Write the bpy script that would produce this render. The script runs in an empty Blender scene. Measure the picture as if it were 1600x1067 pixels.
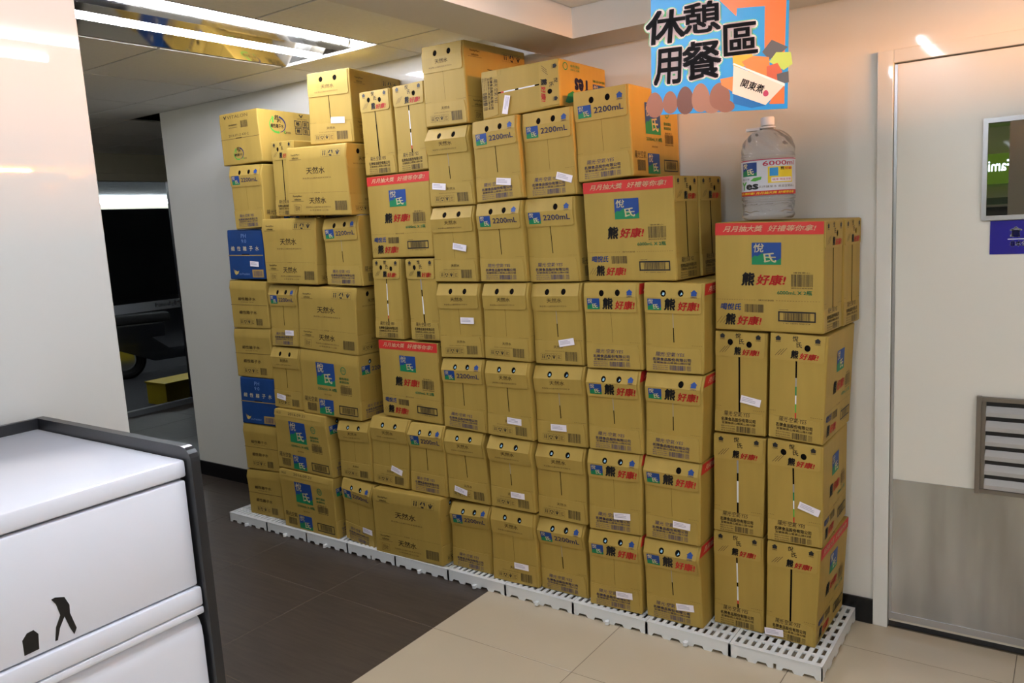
import bpy, bmesh, math, random
import numpy as np
from mathutils import Vector, Matrix
random.seed(7)
scene = bpy.context.scene
COL = scene.collection

# ------------------------------------------------------------------ camera
cd = bpy.data.cameras.new('camera'); cam = bpy.data.objects.new('camera', cd); COL.objects.link(cam)
CAMH = 1.472
def cam_axes(y, p, r):
    f = np.array([math.sin(y)*math.cos(p), math.cos(y)*math.cos(p), math.sin(p)])
    rt = np.array([math.cos(y), -math.sin(y), 0.]); up = np.cross(rt, f)
    c, s = math.cos(r), math.sin(r)
    return c*rt+s*up, -s*rt+c*up, f
_r, _u, _f = cam_axes(-0.62197196, -0.14586681, -0.05780323)
cam.matrix_world = Matrix(((_r[0], _u[0], -_f[0], 0), (_r[1], _u[1], -_f[1], 0), (_r[2], _u[2], -_f[2], CAMH), (0, 0, 0, 1)))
cd.sensor_fit = 'HORIZONTAL'; cd.sensor_width = 36.0; cd.lens = 1251.54*36/1600
cd.clip_start = .02; cd.clip_end = 200
scene.camera = cam

# ------------------------------------------------------------------ world, exposure, lamp levels
world = bpy.data.worlds.new('night'); scene.world = world; world.use_nodes = True
world.node_tree.nodes['Background'].inputs[0].default_value = (.012, .014, .02, 1)
world.node_tree.nodes['Background'].inputs[1].default_value = .3
scene.view_settings.view_transform = 'Standard'; scene.view_settings.look = 'None'
scene.view_settings.gamma = 1; scene.view_settings.use_curve_mapping = False
scene.view_settings.exposure = 1.17
TUBE_SEEN = 44.0        # radiance of the tubes in the ceiling fixture in view
TUBE_NEAR, TUBE_RIGHT, TUBE_REAR = 36.0, 20.0, 22.0   # tubes of the shop's other fixtures
WARM = 400.0            # warm strip in the cove along the right wall
TUBE_CORR = 12.0        # tubes of the unseen batten added to brighten the corridor
scene.cycles.max_bounces = 8; scene.cycles.diffuse_bounces = 4; scene.cycles.glossy_bounces = 4
scene.cycles.transmission_bounces = 8; scene.cycles.caustics_reflective = False; scene.cycles.caustics_refractive = False
scene.cycles.sample_clamp_indirect = 4.0

WY = 2.8696      # plane of the back wall
ZC = 2.248       # ceiling over the left zone
ZS = 2.128       # underside of the bulkhead
ZT = 2.234       # ceiling of the tray on the right

# ------------------------------------------------------------------ helpers
def lin(c):
    return tuple(((v/255)/12.92 if v/255 <= .04045 else ((v/255+.055)/1.055)**2.4) for v in c)+(1.,)
MATS = {}
def mat(name, rgb, rough=.6, metal=0., spec=.5, noise=0., nscale=20., bump=0., bscale=300., emit=None, trans=0., ior=1.45, coat=0., stretch=(1, 1, 1), dark=None):
    m = bpy.data.materials.new(name); m.use_nodes = True
    nt = m.node_tree; b = nt.nodes['Principled BSDF']
    b.inputs['Base Color'].default_value = lin(rgb)
    b.inputs['Roughness'].default_value = rough; b.inputs['Metallic'].default_value = metal
    b.inputs['Specular IOR Level'].default_value = spec; b.inputs['IOR'].default_value = ior
    b.inputs['Transmission Weight'].default_value = trans; b.inputs['Coat Weight'].default_value = coat
    if emit:
        b.inputs['Emission Color'].default_value = lin(rgb); b.inputs['Emission Strength'].default_value = emit
    if noise or bump:
        tc = nt.nodes.new('ShaderNodeTexCoord'); mp = nt.nodes.new('ShaderNodeMapping')
        mp.inputs['Scale'].default_value = stretch
        nt.links.new(tc.outputs['Object'], mp.inputs[0])
    if noise:
        n = nt.nodes.new('ShaderNodeTexNoise'); n.inputs['Scale'].default_value = nscale; n.inputs['Detail'].default_value = 4
        nt.links.new(mp.outputs[0], n.inputs['Vector'])
        r = nt.nodes.new('ShaderNodeMix'); r.data_type = 'RGBA'
        c = lin(rgb); k = lin(dark) if dark else tuple(v*(1-noise) for v in c[:3])+(1,)
        r.inputs['A'].default_value = k; r.inputs['B'].default_value = c if dark else tuple(min(1, v*(1+noise)) for v in c[:3])+(1,)
        cr = nt.nodes.new('ShaderNodeMapRange'); cr.inputs['From Min'].default_value = .3; cr.inputs['From Max'].default_value = .7
        nt.links.new(n.outputs['Fac'], cr.inputs['Value']); nt.links.new(cr.outputs[0], r.inputs['Factor'])
        nt.links.new(r.outputs['Result'], b.inputs['Base Color'])
    if bump:
        n2 = nt.nodes.new('ShaderNodeTexNoise'); n2.inputs['Scale'].default_value = bscale; n2.inputs['Detail'].default_value = 3
        nt.links.new(mp.outputs[0], n2.inputs['Vector'])
        bp = nt.nodes.new('ShaderNodeBump'); bp.inputs['Strength'].default_value = bump; bp.inputs['Distance'].default_value = .004
        nt.links.new(n2.outputs['Fac'], bp.inputs['Height']); nt.links.new(bp.outputs[0], b.inputs['Normal'])
    MATS[name] = m
    return m

def raw_mesh(name, V, F, mi, mats, smooth=False):
    """V (n,3), F (m,k) equal-sided faces."""
    V = np.asarray(V, dtype=np.float32); F = np.asarray(F, dtype=np.int32); m, k = F.shape
    me = bpy.data.meshes.new(name)
    me.vertices.add(len(V)); me.vertices.foreach_set('co', V.ravel())
    me.loops.add(m*k); me.loops.foreach_set('vertex_index', F.ravel())
    me.polygons.add(m); me.polygons.foreach_set('loop_start', np.arange(0, m*k, k, dtype=np.int32))
    for x in mats: me.materials.append(MATS[x])
    if mi is not None: me.polygons.foreach_set('material_index', np.asarray(mi, dtype=np.int32))
    me.polygons.foreach_set('use_smooth', np.full(m, smooth, dtype=bool))
    me.update(calc_edges=True); me.validate()
    return me

def link(name, me, parent=None, loc=None):
    o = bpy.data.objects.new(name, me); COL.objects.link(o)
    if parent: o.parent = parent
    if loc is not None: o.location = loc
    return o
def tag(o, label=None, cat=None, group=None, kind=None):
    if label: o['label'] = label
    if cat: o['category'] = cat
    if group: o['group'] = group
    if kind: o['kind'] = kind
    return o
def empty(name, loc, label=None, cat=None, group=None, kind=None, rz=0.):
    o = bpy.data.objects.new(name, None); COL.objects.link(o); o.location = loc; o.rotation_euler[2] = rz
    o.empty_display_size = .05
    return tag(o, label, cat, group, kind)

class MB:
    """collects simple solids into one mesh"""
    def __init__(s): s.bm = bmesh.new()
    def box(s, x0, x1, y0, y1, z0, z1, bev=0.):
        vs = [s.bm.verts.new(c) for c in ((x0,y0,z0),(x1,y0,z0),(x1,y1,z0),(x0,y1,z0),(x0,y0,z1),(x1,y0,z1),(x1,y1,z1),(x0,y1,z1))]
        fs = [s.bm.faces.new([vs[i] for i in f]) for f in ((0,3,2,1),(4,5,6,7),(0,1,5,4),(1,2,6,5),(2,3,7,6),(3,0,4,7))]
        if bev:
            es = list({e for f in fs for e in f.edges})
            bmesh.ops.bevel(s.bm, geom=es, offset=bev, segments=2, affect='EDGES', profile=.5)
        return s
    def prism(s, pts, axis, a, b):
        """polygon pts (p,q) extruded along axis from a to b; axis 'x': p=y,q=z ; 'y': p=x,q=z ; 'z': p=x,q=y"""
        def P(p, q, t): return {'x': (t, p, q), 'y': (p, t, q), 'z': (p, q, t)}[axis]
        A = [s.bm.verts.new(P(p, q, a)) for p, q in pts]; B = [s.bm.verts.new(P(p, q, b)) for p, q in pts]
        n = len(pts)
        s.bm.faces.new(A); s.bm.faces.new(B[::-1])
        for i in range(n): s.bm.faces.new((A[i], B[i], B[(i+1) % n], A[(i+1) % n]))
        return s
    def tube(s, p0, p1, r0, r1=None, n=12):
        r1 = r0 if r1 is None else r1
        p0, p1 = Vector(p0), Vector(p1); d = (p1-p0).normalized()
        a = d.orthogonal().normalized(); b = d.cross(a)
        A = []; B = []
        for i in range(n):
            t = 2*math.pi*i/n; o = a*math.cos(t)+b*math.sin(t)
            A.append(s.bm.verts.new(p0+o*r0)); B.append(s.bm.verts.new(p1+o*r1))
        for i in range(n): s.bm.faces.new((A[i], A[(i+1) % n], B[(i+1) % n], B[i]))
        s.bm.faces.new(A[::-1]); s.bm.faces.new(B)
        return s
    def lathe(s, prof, n=24, c=(0, 0, 0)):
        rings = []
        for r, z in prof:
            rings.append([s.bm.verts.new((c[0]+r*math.cos(2*math.pi*i/n), c[1]+r*math.sin(2*math.pi*i/n), c[2]+z)) for i in range(n)])
        for A, B in zip(rings, rings[1:]):
            for i in range(n): s.bm.faces.new((A[i], A[(i+1) % n], B[(i+1) % n], B[i]))
        s.bm.faces.new(rings[0][::-1]); s.bm.faces.new(rings[-1])
        return s
    def torus(s, c, R, r, axis='y', n=24, k=10):
        rings = []
        for i in range(n):
            t = 2*math.pi*i/n; ring = []
            for j in range(k):
                q = 2*math.pi*j/k; rr = R+r*math.cos(q); w = r*math.sin(q)
                p = {'y': (rr*math.cos(t), w, rr*math.sin(t)), 'x': (w, rr*math.cos(t), rr*math.sin(t)), 'z': (rr*math.cos(t), rr*math.sin(t), w)}[axis]
                ring.append(s.bm.verts.new((c[0]+p[0], c[1]+p[1], c[2]+p[2])))
            rings.append(ring)
        for i in range(n):
            A, B = rings[i], rings[(i+1) % n]
            for j in range(k): s.bm.faces.new((A[j], A[(j+1) % k], B[(j+1) % k], B[j]))
        return s
    def quad(s, a, b, c, d):
        s.bm.faces.new([s.bm.verts.new(p) for p in (a, b, c, d)]); return s
    def mesh(s, name, m, smooth=False):
        bmesh.ops.recalc_face_normals(s.bm, faces=s.bm.faces)
        me = bpy.data.meshes.new(name); s.bm.to_mesh(me); s.bm.free(); me.materials.append(MATS[m])
        if smooth:
            for p in me.polygons: p.use_smooth = True
            me.set_sharp_from_angle(angle=math.radians(35))
        return me
    def obj(s, name, m, parent=None, loc=None, smooth=False):
        return link(name, s.mesh(name, m, smooth), parent, loc)

# ------------------------------------------------------------------ materials
KR = (170, 141, 67)
mat('kraft', KR, rough=.58, spec=.3, noise=.05, nscale=7, bump=.10, bscale=40, stretch=(3, 3, .35))
mat('kraft_flap', (174, 145, 71), rough=.56, spec=.3, noise=.05, nscale=7, bump=.10, bscale=40, stretch=(3, 3, .35))
mat('kraft_raw', (174, 142, 80), rough=.75, spec=.2, noise=.08, nscale=25)
mat('blue_board', (22, 60, 116), rough=.5, spec=.3, noise=.07, nscale=12, bump=.08, bscale=60)
mat('ink_mid', (66, 50, 26), rough=.7); mat('ink_dark', (44, 36, 26), rough=.7); mat('ink_brown', (88, 68, 36), rough=.7)
mat('ink_black', (26, 24, 24), rough=.6); mat('ink_navy', (42, 46, 92), rough=.6)
mat('ink_blue', (24, 64, 132), rough=.55); mat('ink_red', (198, 44, 36), rough=.55)
mat('ink_green', (16, 122, 74), rough=.55); mat('ink_leaf', (84, 170, 60), rough=.55)
mat('ink_pale', (232, 214, 166), rough=.6); mat('ink_skyline', (120, 150, 200), rough=.6); mat('ink_gold', (206, 176, 96), rough=.5)
mat('opening_shade', (14, 11, 9), rough=.9, spec=.1); mat('glint', (150, 190, 215), rough=.15)  # near-black colour stands in for the darkness inside openings
mat('slit_grey', (150, 146, 140), rough=.5); mat('slit_white', (225, 225, 225), rough=.4)
mat('paper', (240, 232, 236), rough=.6); mat('paper_ink', (170, 160, 176), rough=.7)
mat('wall_panel', (232, 230, 222), rough=.05, spec=.5, noise=.015, nscale=1.2)
mat('wall_gloss', (188, 186, 180), rough=.02, spec=.5)
mat('black_base', (20, 20, 22), rough=.25); mat('black_panel', (34, 34, 36), rough=.28)
mat('white_lam', (222, 223, 230), rough=.16, spec=.5); mat('white_plastic', (226, 227, 224), rough=.34, spec=.45)
mat('tile_beige', (196, 180, 154), rough=.13, spec=.5, noise=.025, nscale=3.0)
mat('tile_dark', (70, 60, 52), rough=.36, spec=.45, noise=.22, nscale=14, stretch=(.35, 4, 1), bump=.05, bscale=90)
mat('grout', (112, 100, 84), rough=.9); mat('grout_dark', (92, 84, 74), rough=.9)
mat('ceil_tile', (238, 237, 232), rough=.8, spec=.2, noise=.02, nscale=60); mat('tbar', (150, 148, 140), rough=.5); mat('gypsum', (224, 221, 213), rough=.8, spec=.2)
mat('plenum', (90, 88, 84), rough=.9)
mat('mirror', (232, 226, 214), rough=.07, metal=1.0); mat('alu', (196, 196, 198), rough=.3, metal=.85); mat('slat_grey', (178, 176, 172), rough=.5, metal=.2); mat('alu_dark', (130, 122, 112), rough=.4, metal=.6)
mat('steel', (212, 213, 214), rough=.27, metal=.85, noise=.3, nscale=3.4, bump=.25, bscale=6, stretch=(1.6, 1, .25), dark=(150, 149, 146))  # vertical tone streaks paint reflections into the kick plate
mat('door_skin', (234, 230, 218), rough=.2, spec=.5); mat('door_glass', (16, 20, 18), rough=.0, spec=1.0, ior=1.9)
mat('sign_blue', (34, 26, 140), rough=.3); mat('sign_white', (240, 240, 244), rough=.4)
mat('tube_seen', (236, 240, 255), emit=TUBE_SEEN); mat('tube_near', (232, 240, 255), emit=TUBE_NEAR); mat('tube_right', (232, 240, 255), emit=TUBE_RIGHT); mat('tube_rear', (232, 240, 255), emit=TUBE_REAR); mat('tube_out', (238, 248, 255), emit=4.); mat('tube_out_hidden', (238, 248, 255), emit=14.)
mat('tube_corridor_added', (240, 246, 240), emit=TUBE_CORR); mat('lamp_cap', (220, 220, 220), rough=.4); mat('warm_strip', (255, 168, 84), emit=WARM)
mat('glass', (255, 255, 255), rough=.0, trans=1., ior=1.45); mat('band_grey', (158, 164, 168), rough=.4); mat('band_text', (238, 240, 242), rough=.5)
mat('header', (196, 192, 172), rough=.6); mat('frame_dark', (40, 40, 42), rough=.4); mat('sill', (128, 132, 134), rough=.4)
mat('asphalt', (44, 44, 46), rough=.85, noise=.2, nscale=30); mat('awning', (226, 236, 244), rough=.5)
mat('scooter_dark', (22, 24, 30), rough=.22, coat=.6); mat('rubber', (18, 18, 18), rough=.8); mat('chrome', (220, 222, 226), rough=.12, metal=1.)
mat('tail_red', (220, 60, 20), rough=.3, emit=.6); mat('crate_yellow', (206, 176, 24), rough=.5); mat('night_wall', (34, 36, 38), rough=.9); mat('lantern', (190, 120, 60), rough=.6)
mat('poster_blue', (38, 148, 214), rough=.35); mat('poster_orange', (240, 118, 52), rough=.35); mat('poster_white', (236, 228, 232), rough=.4); mat('poster_mint', (112, 204, 140), rough=.4)
mat('poster_black', (20, 17, 20), rough=.5, spec=.2); mat('egg', (148, 92, 66), rough=.4); mat('egg_lit', (166, 112, 84), rough=.4); mat('egg_deep', (112, 66, 48), rough=.4)
mat('bowl', (238, 220, 196), rough=.35); mat('bowl_rim', (250, 244, 232), rough=.35); mat('food_yellow', (226, 176, 40), rough=.4); mat('food_orange', (224, 134, 62), rough=.4)
mat('food_red', (206, 96, 60), rough=.4); mat('food_grey', (92, 92, 92), rough=.5); mat('food_green', (190, 212, 92), rough=.4); mat('poster_shade', (30, 108, 172), rough=.35); mat('seal_red', (196, 60, 90), rough=.4)
mat('water', (250, 252, 255), rough=.02, trans=.78, ior=1.36); mat('cap_white', (236, 236, 240), rough=.3); mat('label_film', (214, 214, 220), rough=.3); mat('label_yellow', (240, 212, 40), rough=.35)
mat('store_green', (120, 160, 50), emit=.55); mat('store_white', (240, 246, 255), emit=1.4); mat('shelf_grey', (120, 128, 130), rough=.5); mat('pillar', (206, 206, 186), rough=.4)
mat('wire', (200, 200, 200), rough=.3, metal=.5)

# ------------------------------------------------------------------ the setting
X_END = -4.57; XD0 = -.5545; XD1 = .395           # back wall end, door frame outer sides
w = MB()
w.box(X_END, XD0, WY, WY+.14, 0, 2.45); w.box(XD0, XD1, WY, WY+.14, 1.945, 2.45); w.box(XD1, 2.2, WY, WY+.14, 0, 2.45)
tag(w.obj('wall_back', 'wall_panel'), 'glossy cream panel wall behind the stacked cartons', kind='structure')
b = MB().box(X_END-.006, XD0, WY-.012, WY-.0005, 0, .091, .002).box(X_END-.012, X_END-.0005, WY-.012, WY+.14, 0, .091, .002)
tag(b.obj('baseboard_back', 'black_base'), 'black skirting along the cream panel wall', kind='structure')
WLX = -1.92; WLY = 1.025
tag(MB().box(WLX-.14, WLX, -5.0, WLY, 0, ZC+.1, .003).obj('wall_left', 'wall_gloss'), 'glossy white panel wall behind the white cabinet', kind='structure')
tag(MB().box(2.2, 2.34, -5.1, WY+.14, 0, 2.45).obj('wall_right', 'wall_panel'), kind='structure')
tag(MB().box(-2.06, 2.34, -5.14, -5.0, 0, 2.45).obj('wall_front', 'wall_panel'), kind='structure')
tag(MB().box(-6.8, -2.06, .1, .24, 0, 2.45).obj('wall_corridor', 'wall_panel'), kind='structure')
tag(MB().box(-6.8, X_END, 5.6, 5.74, 0, 2.45).box(X_END, X_END+.12, WY+.14, 5.74, 0, 2.45).obj('wall_light_block', 'wall_panel'), kind='structure')  # unseen wall added to block light

# floor: grout bed with single tiles set on it
fl = tag(MB().box(-6.72, 2.3, -5.05, 5.6, -.06, -.0007).obj('floor', 'grout'), 'floor of dark slate-look tiles meeting polished beige tiles', kind='structure')
TX0 = -1.922; TY0 = 2.672; P = .6; G = .0011
def tile_mesh(name, x, y, m):
    return MB().box(0, x, 0, y, -.03, 0, .0008).mesh(name, m)
tm_b = tile_mesh('beige_tile', P-2*G, P-2*G, 'tile_beige'); tm_d = tile_mesh('dark_tile', P-2*G, P-2*G, 'tile_dark')
tm_b2 = tile_mesh('beige_tile', P-2*G, .198, 'tile_beige'); tm_d2 = tile_mesh('dark_tile', P-2*G, .198, 'tile_dark')
for i in range(-8, 7):
    for j in range(-12, 6):
        x = TX0+i*P; y = TY0+(j-1)*P
        dark = i < 0
        if y < -5.0 and j > -12: continue
        if y < -5.1: continue
        if i < 0 and not dark: continue
        if y+P > 5.6: continue
        if not dark and y > WY-.1: continue
        if dark and y > WY-.05 and x > X_END+.02: continue
        if dark and y < .1 and x < -2.0: continue
        if dark and y < 0 : continue
        if not dark and j == 1:
            me = tm_b2
        elif dark and j == 1 and x > X_END+.02: me = tm_d2
        else: me = tm_d if dark else tm_b
        link('dark_tile' if dark else 'beige_tile', me, fl, (x+G, y+G, 0))

# ceiling: plenum slab with lay-in panels and T bars
ce = tag(MB().box(-6.8, 2.3, -5.1, 5.7, 2.45, 2.5).obj('ceiling', 'plenum'), 'suspended ceiling of pale square panels', kind='structure')
cx = [-6.72, -6.14, -5.53, -4.92, -4.305, -3.69, -3.06, -2.455, -1.90]; cy = [.24, .74, 1.345, 1.955, 2.575, WY]
TRX0, TRX1, TRY0, TRY1 = -3.047, -2.467, 1.356, 2.564
pan = {}
def panel(x0, x1, y0, y1, z, nm='ceiling_panel'):
    k = (round(x1-x0, 3), round(y1-y0, 3))
    if k not in pan: pan[k] = MB().box(0, k[0]-.012, 0, k[1]-.012, 0, .012).mesh(nm, 'ceil_tile')
    link(nm, pan[k], ce, (x0+.006, y0+.006, z))
for a, b_ in zip(cx, cx[1:]):
    for c, d in zip(cy, cy[1:]):
        if a == -3.06 and c in (1.345, 1.955):
            continue
        panel(a, b_, c, d, ZC+.002)
for a, b_ in zip(cx[:3], cx[1:4]):
    for c, d in ((WY, 3.5), (3.5, 4.1), (4.1, 4.72), (4.72, 5.6)): panel(a, b_, c, d, ZC+.002)
t = MB()
for x in cx[1:-1]: t.box(x-.008, x+.008, .24, WY if x > X_END else 5.6, ZC+.006, ZC+.011)
for y in cy[1:-1]: t.box(-6.72, -3.05, y-.008, y+.008, ZC+.0055, ZC+.0105); t.box(-2.465, -1.80, y-.008, y+.008, ZC+.0055, ZC+.0105)
link('ceiling_grid', t.mesh('ceiling_grid', 'tbar'), ce)
# tray ceiling on the right, dropped bulkhead around it
tx = [-1.55, -.95, -.35, .25, .85, 1.45, 2.2]; ty = [-5.0, -4.4, -3.8, -3.2, -2.6, -2.0, -1.4, -.8, -.2, .4, 1.0, 1.6, 2.13, 2.652]
for a, b_ in zip(tx, tx[1:]):
    for c, d in zip(ty, ty[1:]): panel(a, b_, c, d, ZT)
t = MB()
for x in tx[1:-1]: t.box(x-.008, x+.008, -5.0, 2.652, ZT-.003, ZT+.002)
for y in ty[1:-1]: t.box(-1.55, 2.2, y-.008, y+.008, ZT-.0035, ZT+.0015)
link('ceiling_grid', t.mesh('ceiling_grid', 'tbar'), ce)
s = MB().prism([(-1.78, -5.0), (-1.55, -5.0), (-1.55, 2.652), (2.2, 2.652), (2.2, WY), (-1.78, WY)], 'z', ZS, 2.45)
tag(s.obj('trim_1', 'gypsum'), 'dropped plaster bulkhead running round the ceiling tray', kind='structure')
tag(MB().box(-2.06, -1.78, -5.0, .24, ZC, 2.45).obj('trim_2', 'gypsum'), kind='structure')

# shop front on the far left: header, glass with a grey band, sill
XG = -6.715
tag(MB().box(XG-.1, XG, .1, 5.7, 2.087, 2.45).box(XG-.1, XG+.015, .1, 5.7, 2.022, 2.083).obj('trim_3', 'header'), 'olive grey header above the shop window', kind='structure')
wn = empty('window_1', (XG, 3.9, 0), 'tall shop window with a grey lettered band, at the far left', kind='structure')
def at(o, c): return tuple(a-b for a, b in zip(c, o.location))
ww = MB().box(-.012, 0, -3.6, 1.7, .02, 2.022).obj('pane', 'glass', wn)
MB().box(-.03, .03, -3.6, 1.7, 0, .045).obj('sill', 'sill', wn)
MB().box(-.03, .03, .31, .36, .0, 2.022).obj('mullion', 'frame_dark', wn)
MB().box(.0005, .003, -3.6, .30, .892, .974).obj('band', 'band_grey', wn)

# ------------------------------------------------------------------ printing: text and flat shapes as thin geometry
_gl = {}
def glyph(s, bold=0., shear=0.):
    k = (s, bold, shear)
    if k not in _gl:
        c = bpy.data.curves.new('t', 'FONT'); c.body = s; c.resolution_u = 2; c.shear = shear
        o = bpy.data.objects.new('t', c); COL.objects.link(o); bpy.context.view_layer.update()
        me = o.evaluated_get(bpy.context.evaluated_depsgraph_get()).to_mesh()
        n = len(me.vertices); V = np.zeros(n*3); me.vertices.foreach_get('co', V); V = V.reshape(-1, 3)[:, :2]
        me.calc_loop_triangles(); F = np.zeros(len(me.loop_triangles)*3, dtype=np.int32); me.loop_triangles.foreach_get('vertices', F); F = F.reshape(-1, 3)
        bpy.data.objects.remove(o); bpy.data.curves.remove(c)
        if bold:                                   # heavier weight: overlaid shifted copies of the outline
            nk = 4 if bold < .03 else (8 if bold < .05 else 14); n0 = len(V)
            sh = [(bold*1.5*math.cos(2*math.pi*(i+.5)/nk), bold*1.5*math.sin(2*math.pi*(i+.5)/nk)) for i in range(nk)]
            V = np.vstack([V+np.array(d) for d in sh]); F = np.vstack([F+n0*i for i in range(nk)])
        lo, hi = V.min(0), V.max(0)
        _gl[k] = ((V-lo)/(hi-lo), F)
    return _gl[k]

def plate(outer, holes, th):
    """flat plate with real holes, thickness th; returns V (x,y,z) z in 0..th"""
    c = bpy.data.curves.new('p', 'CURVE'); c.dimensions = '2D'; c.fill_mode = 'BOTH'; c.extrude = th/2
    for pts in [outer]+holes:
        sp = c.splines.new('POLY'); sp.points.add(len(pts)-1); sp.use_cyclic_u = True
        for q, p in zip(sp.points, pts): q.co = (p[0], p[1], 0, 1)
    o = bpy.data.objects.new('p', c); COL.objects.link(o); bpy.context.view_layer.update()
    me = o.evaluated_get(bpy.context.evaluated_depsgraph_get()).to_mesh()
    n = len(me.vertices); V = np.zeros(n*3); me.vertices.foreach_get('co', V); V = V.reshape(-1, 3); V[:, 2] += th/2
    me.calc_loop_triangles(); F = np.zeros(len(me.loop_triangles)*3, dtype=np.int32); me.loop_triangles.foreach_get('vertices', F); F = F.reshape(-1, 3)
    bpy.data.objects.remove(o); bpy.data.curves.remove(c)
    return V, F

def disc(cx, cy, r, n=14, sq=1.): return [(cx+r*sq*math.cos(2*math.pi*i/n), cy+r*math.sin(2*math.pi*i/n)) for i in range(n)]

class Sheet:
    """print on a face W x H cm, origin lower left; every element carries its height above the face in mm"""
    def __init__(s, W, H): s.W, s.H = W, H; s.V = []; s.F = []; s.M = []; s.mats = []; s.n = 0; s.G = []; s.cur = (0, 'printed_lettering'); s.ng = 0
    def mi(s, m):
        if m not in s.mats: s.mats.append(m)
        return s.mats.index(m)
    def add(s, V, F, m, off):
        V = np.asarray(V, float)
        if V.shape[1] == 2: V = np.column_stack([V, np.full(len(V), off)])
        F = np.asarray(F); s.V.append(V); s.F.append(F+s.n); s.M += [s.mi(m)]*len(F); s.n += len(V); s.G += [s.cur]*len(F)
    def group(s, name): s.ng += 1; old = s.cur; s.cur = (s.ng, name); return old
    def U(s, u0, v0, u1, v1): return u0*s.W, v0*s.H, u1*s.W, v1*s.H
    def text(s, t, u0, v0, u1, v1, m, off=.8, bold=0., shear=0., rot=0):
        x0, y0, x1, y1 = s.U(u0, v0, u1, v1); V, F = glyph(t, bold, shear)
        if rot == 180: V = 1-V
        old = s.cur
        if y1-y0 > .3 and s.cur[1] == 'printed_lettering': s.group('headline_lettering' if y1-y0 > 1.45 else 'small_lettering')
        s.add(np.column_stack([x0+V[:, 0]*(x1-x0), y0+V[:, 1]*(y1-y0)]), F, m, off); s.cur = old
    def rect(s, u0, v0, u1, v1, m, off=.8):
        x0, y0, x1, y1 = s.U(u0, v0, u1, v1); s.add([(x0, y0), (x1, y0), (x1, y1), (x0, y1)], [(0, 1, 2), (0, 2, 3)], m, off)
    def fan(s, pts, m, off=.8):                    # convex polygon, cm
        s.add(pts, [(0, i, i+1) for i in range(1, len(pts)-1)], m, off)
    def poly(s, pts, m, off=.8):                   # any polygon, in u,v
        V, F = plate([(u*s.W, v*s.H) for u, v in pts], [], 0.)
        s.add(V[:, :2], F, m, off)
    def line(s, u0, v0, u1, v1, wd, m, off=.8):
        x0, y0, x1, y1 = s.U(u0, v0, u1, v1); d = math.hypot(x1-x0, y1-y0); nx, ny = -(y1-y0)/d*wd/2, (x1-x0)/d*wd/2
        s.add([(x0+nx, y0+ny), (x0-nx, y0-ny), (x1-nx, y1-ny), (x1+nx, y1+ny)], [(0, 1, 2), (0, 2, 3)], m, off)
    def dash(s, u0, u1, v, m='ink_brown', off=.8, n=9):
        old = s.group('perforation_line')
        for i in range(n): a = u0+(u1-u0)*i/n; s.line(a, v, a+(u1-u0)*.6/n, v, .09, m, off)
        s.cur = old
    def frame(s, u0, v0, u1, v1, wd, m, off=.8):
        a, b = wd/s.W, wd/s.H
        s.rect(u0, v0, u1, v0+b, m, off); s.rect(u0, v1-b, u1, v1, m, off); s.rect(u0, v0+b, u0+a, v1-b, m, off); s.rect(u1-a, v0+b, u1, v1-b, m, off)
    def arc(s, cx, cy, rx, ry, a0, a1, w0, w1, m, off=.8, n=14):       # tapering swoosh, cm
        V = []; F = []
        for i in range(n+1):
            t = i/n; a = math.radians(a0+(a1-a0)*t); wd = (w0+(w1-w0)*t)
            V += [(cx+(rx+wd)*math.cos(a), cy+(ry+wd)*math.sin(a)), (cx+(rx-wd)*math.cos(a), cy+(ry-wd)*math.sin(a))]
            if i: k = 2*i; F += [(k-2, k-1, k+1), (k-2, k+1, k)]
        s.add(V, F, m, off)
    def bars(s, u0, v0, u1, v1, m='ink_dark', off=.8, seed=1):
        r = random.Random(seed); x = u0; old = s.group('barcode')
        while x < u1:
            wd = r.choice((.004, .006, .009))*20/s.W; s.rect(x, v0, min(u1, x+wd), v1, m, off); x += wd+r.choice((.005, .007, .01))*20/s.W
        s.cur = old
    def icons(s, u0, v0, u1, v1, n, m='ink_dark', off=.8):
        wd = (u1-u0)/n; old = s.group('handling_icons')
        for i in range(n):
            a, b = u0+i*wd+.004, u0+(i+1)*wd-.004
            s.frame(a, v0, b, v1, .06, m if i < 3 else 'ink_brown', off)
            h = v1-v0; p = (b-a)
            if i == 0:
                for q in (.28, .6): s.rect(a+p*q, v0+h*.2, a+p*(q+.14), v0+h*.62, m, off); s.fan(disc((a+p*(q+.07))*s.W, (v0+h*.75)*s.H, p*s.W*.09, 8), m, off)
            elif i == 1:
                cx, cy, R = (a+b)/2*s.W, (v0+v1)/2*s.H, p*s.W*.27
                for k in range(3): s.arc(cx, cy, R, R, 100+120*k, 185+120*k, .05*p*s.W, .11*p*s.W, m, off, 5)
            elif i == 2:
                cx = (a+b)/2*s.W
                for k in (-1, 0, 1): s.line((a+b)/2, v0+h*.2, (a+b)/2+k*p*.27, v0+h*(.72 if k else .85), p*s.W*.13, m, off)
            else:
                for k in range(3): s.rect(a+p*.2, v0+h*(.2+.22*k), a+p*(.8-.2*(k % 2)), v0+h*(.28+.22*k), 'ink_brown', off)
        s.cur = old
    def house(s, u, v, wc, m, off, txt='OPEN', tm=None):
        x, y, k = u*s.W, v*s.H, wc/2; old = s.group('open_mark')
        s.fan([(x-k, y), (x+k, y), (x, y+k*.8)], m, off); s.fan([(x-k*.72, y-k*.75), (x+k*.72, y-k*.75), (x+k*.72, y+.01), (x-k*.72, y+.01)], m, off)
        s.text(txt, u-k*.78/s.W, v-k*1.3/s.H, u+k*.78/s.W, v-k*.9/s.H, tm or m, off, bold=.01); s.cur = old
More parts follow.
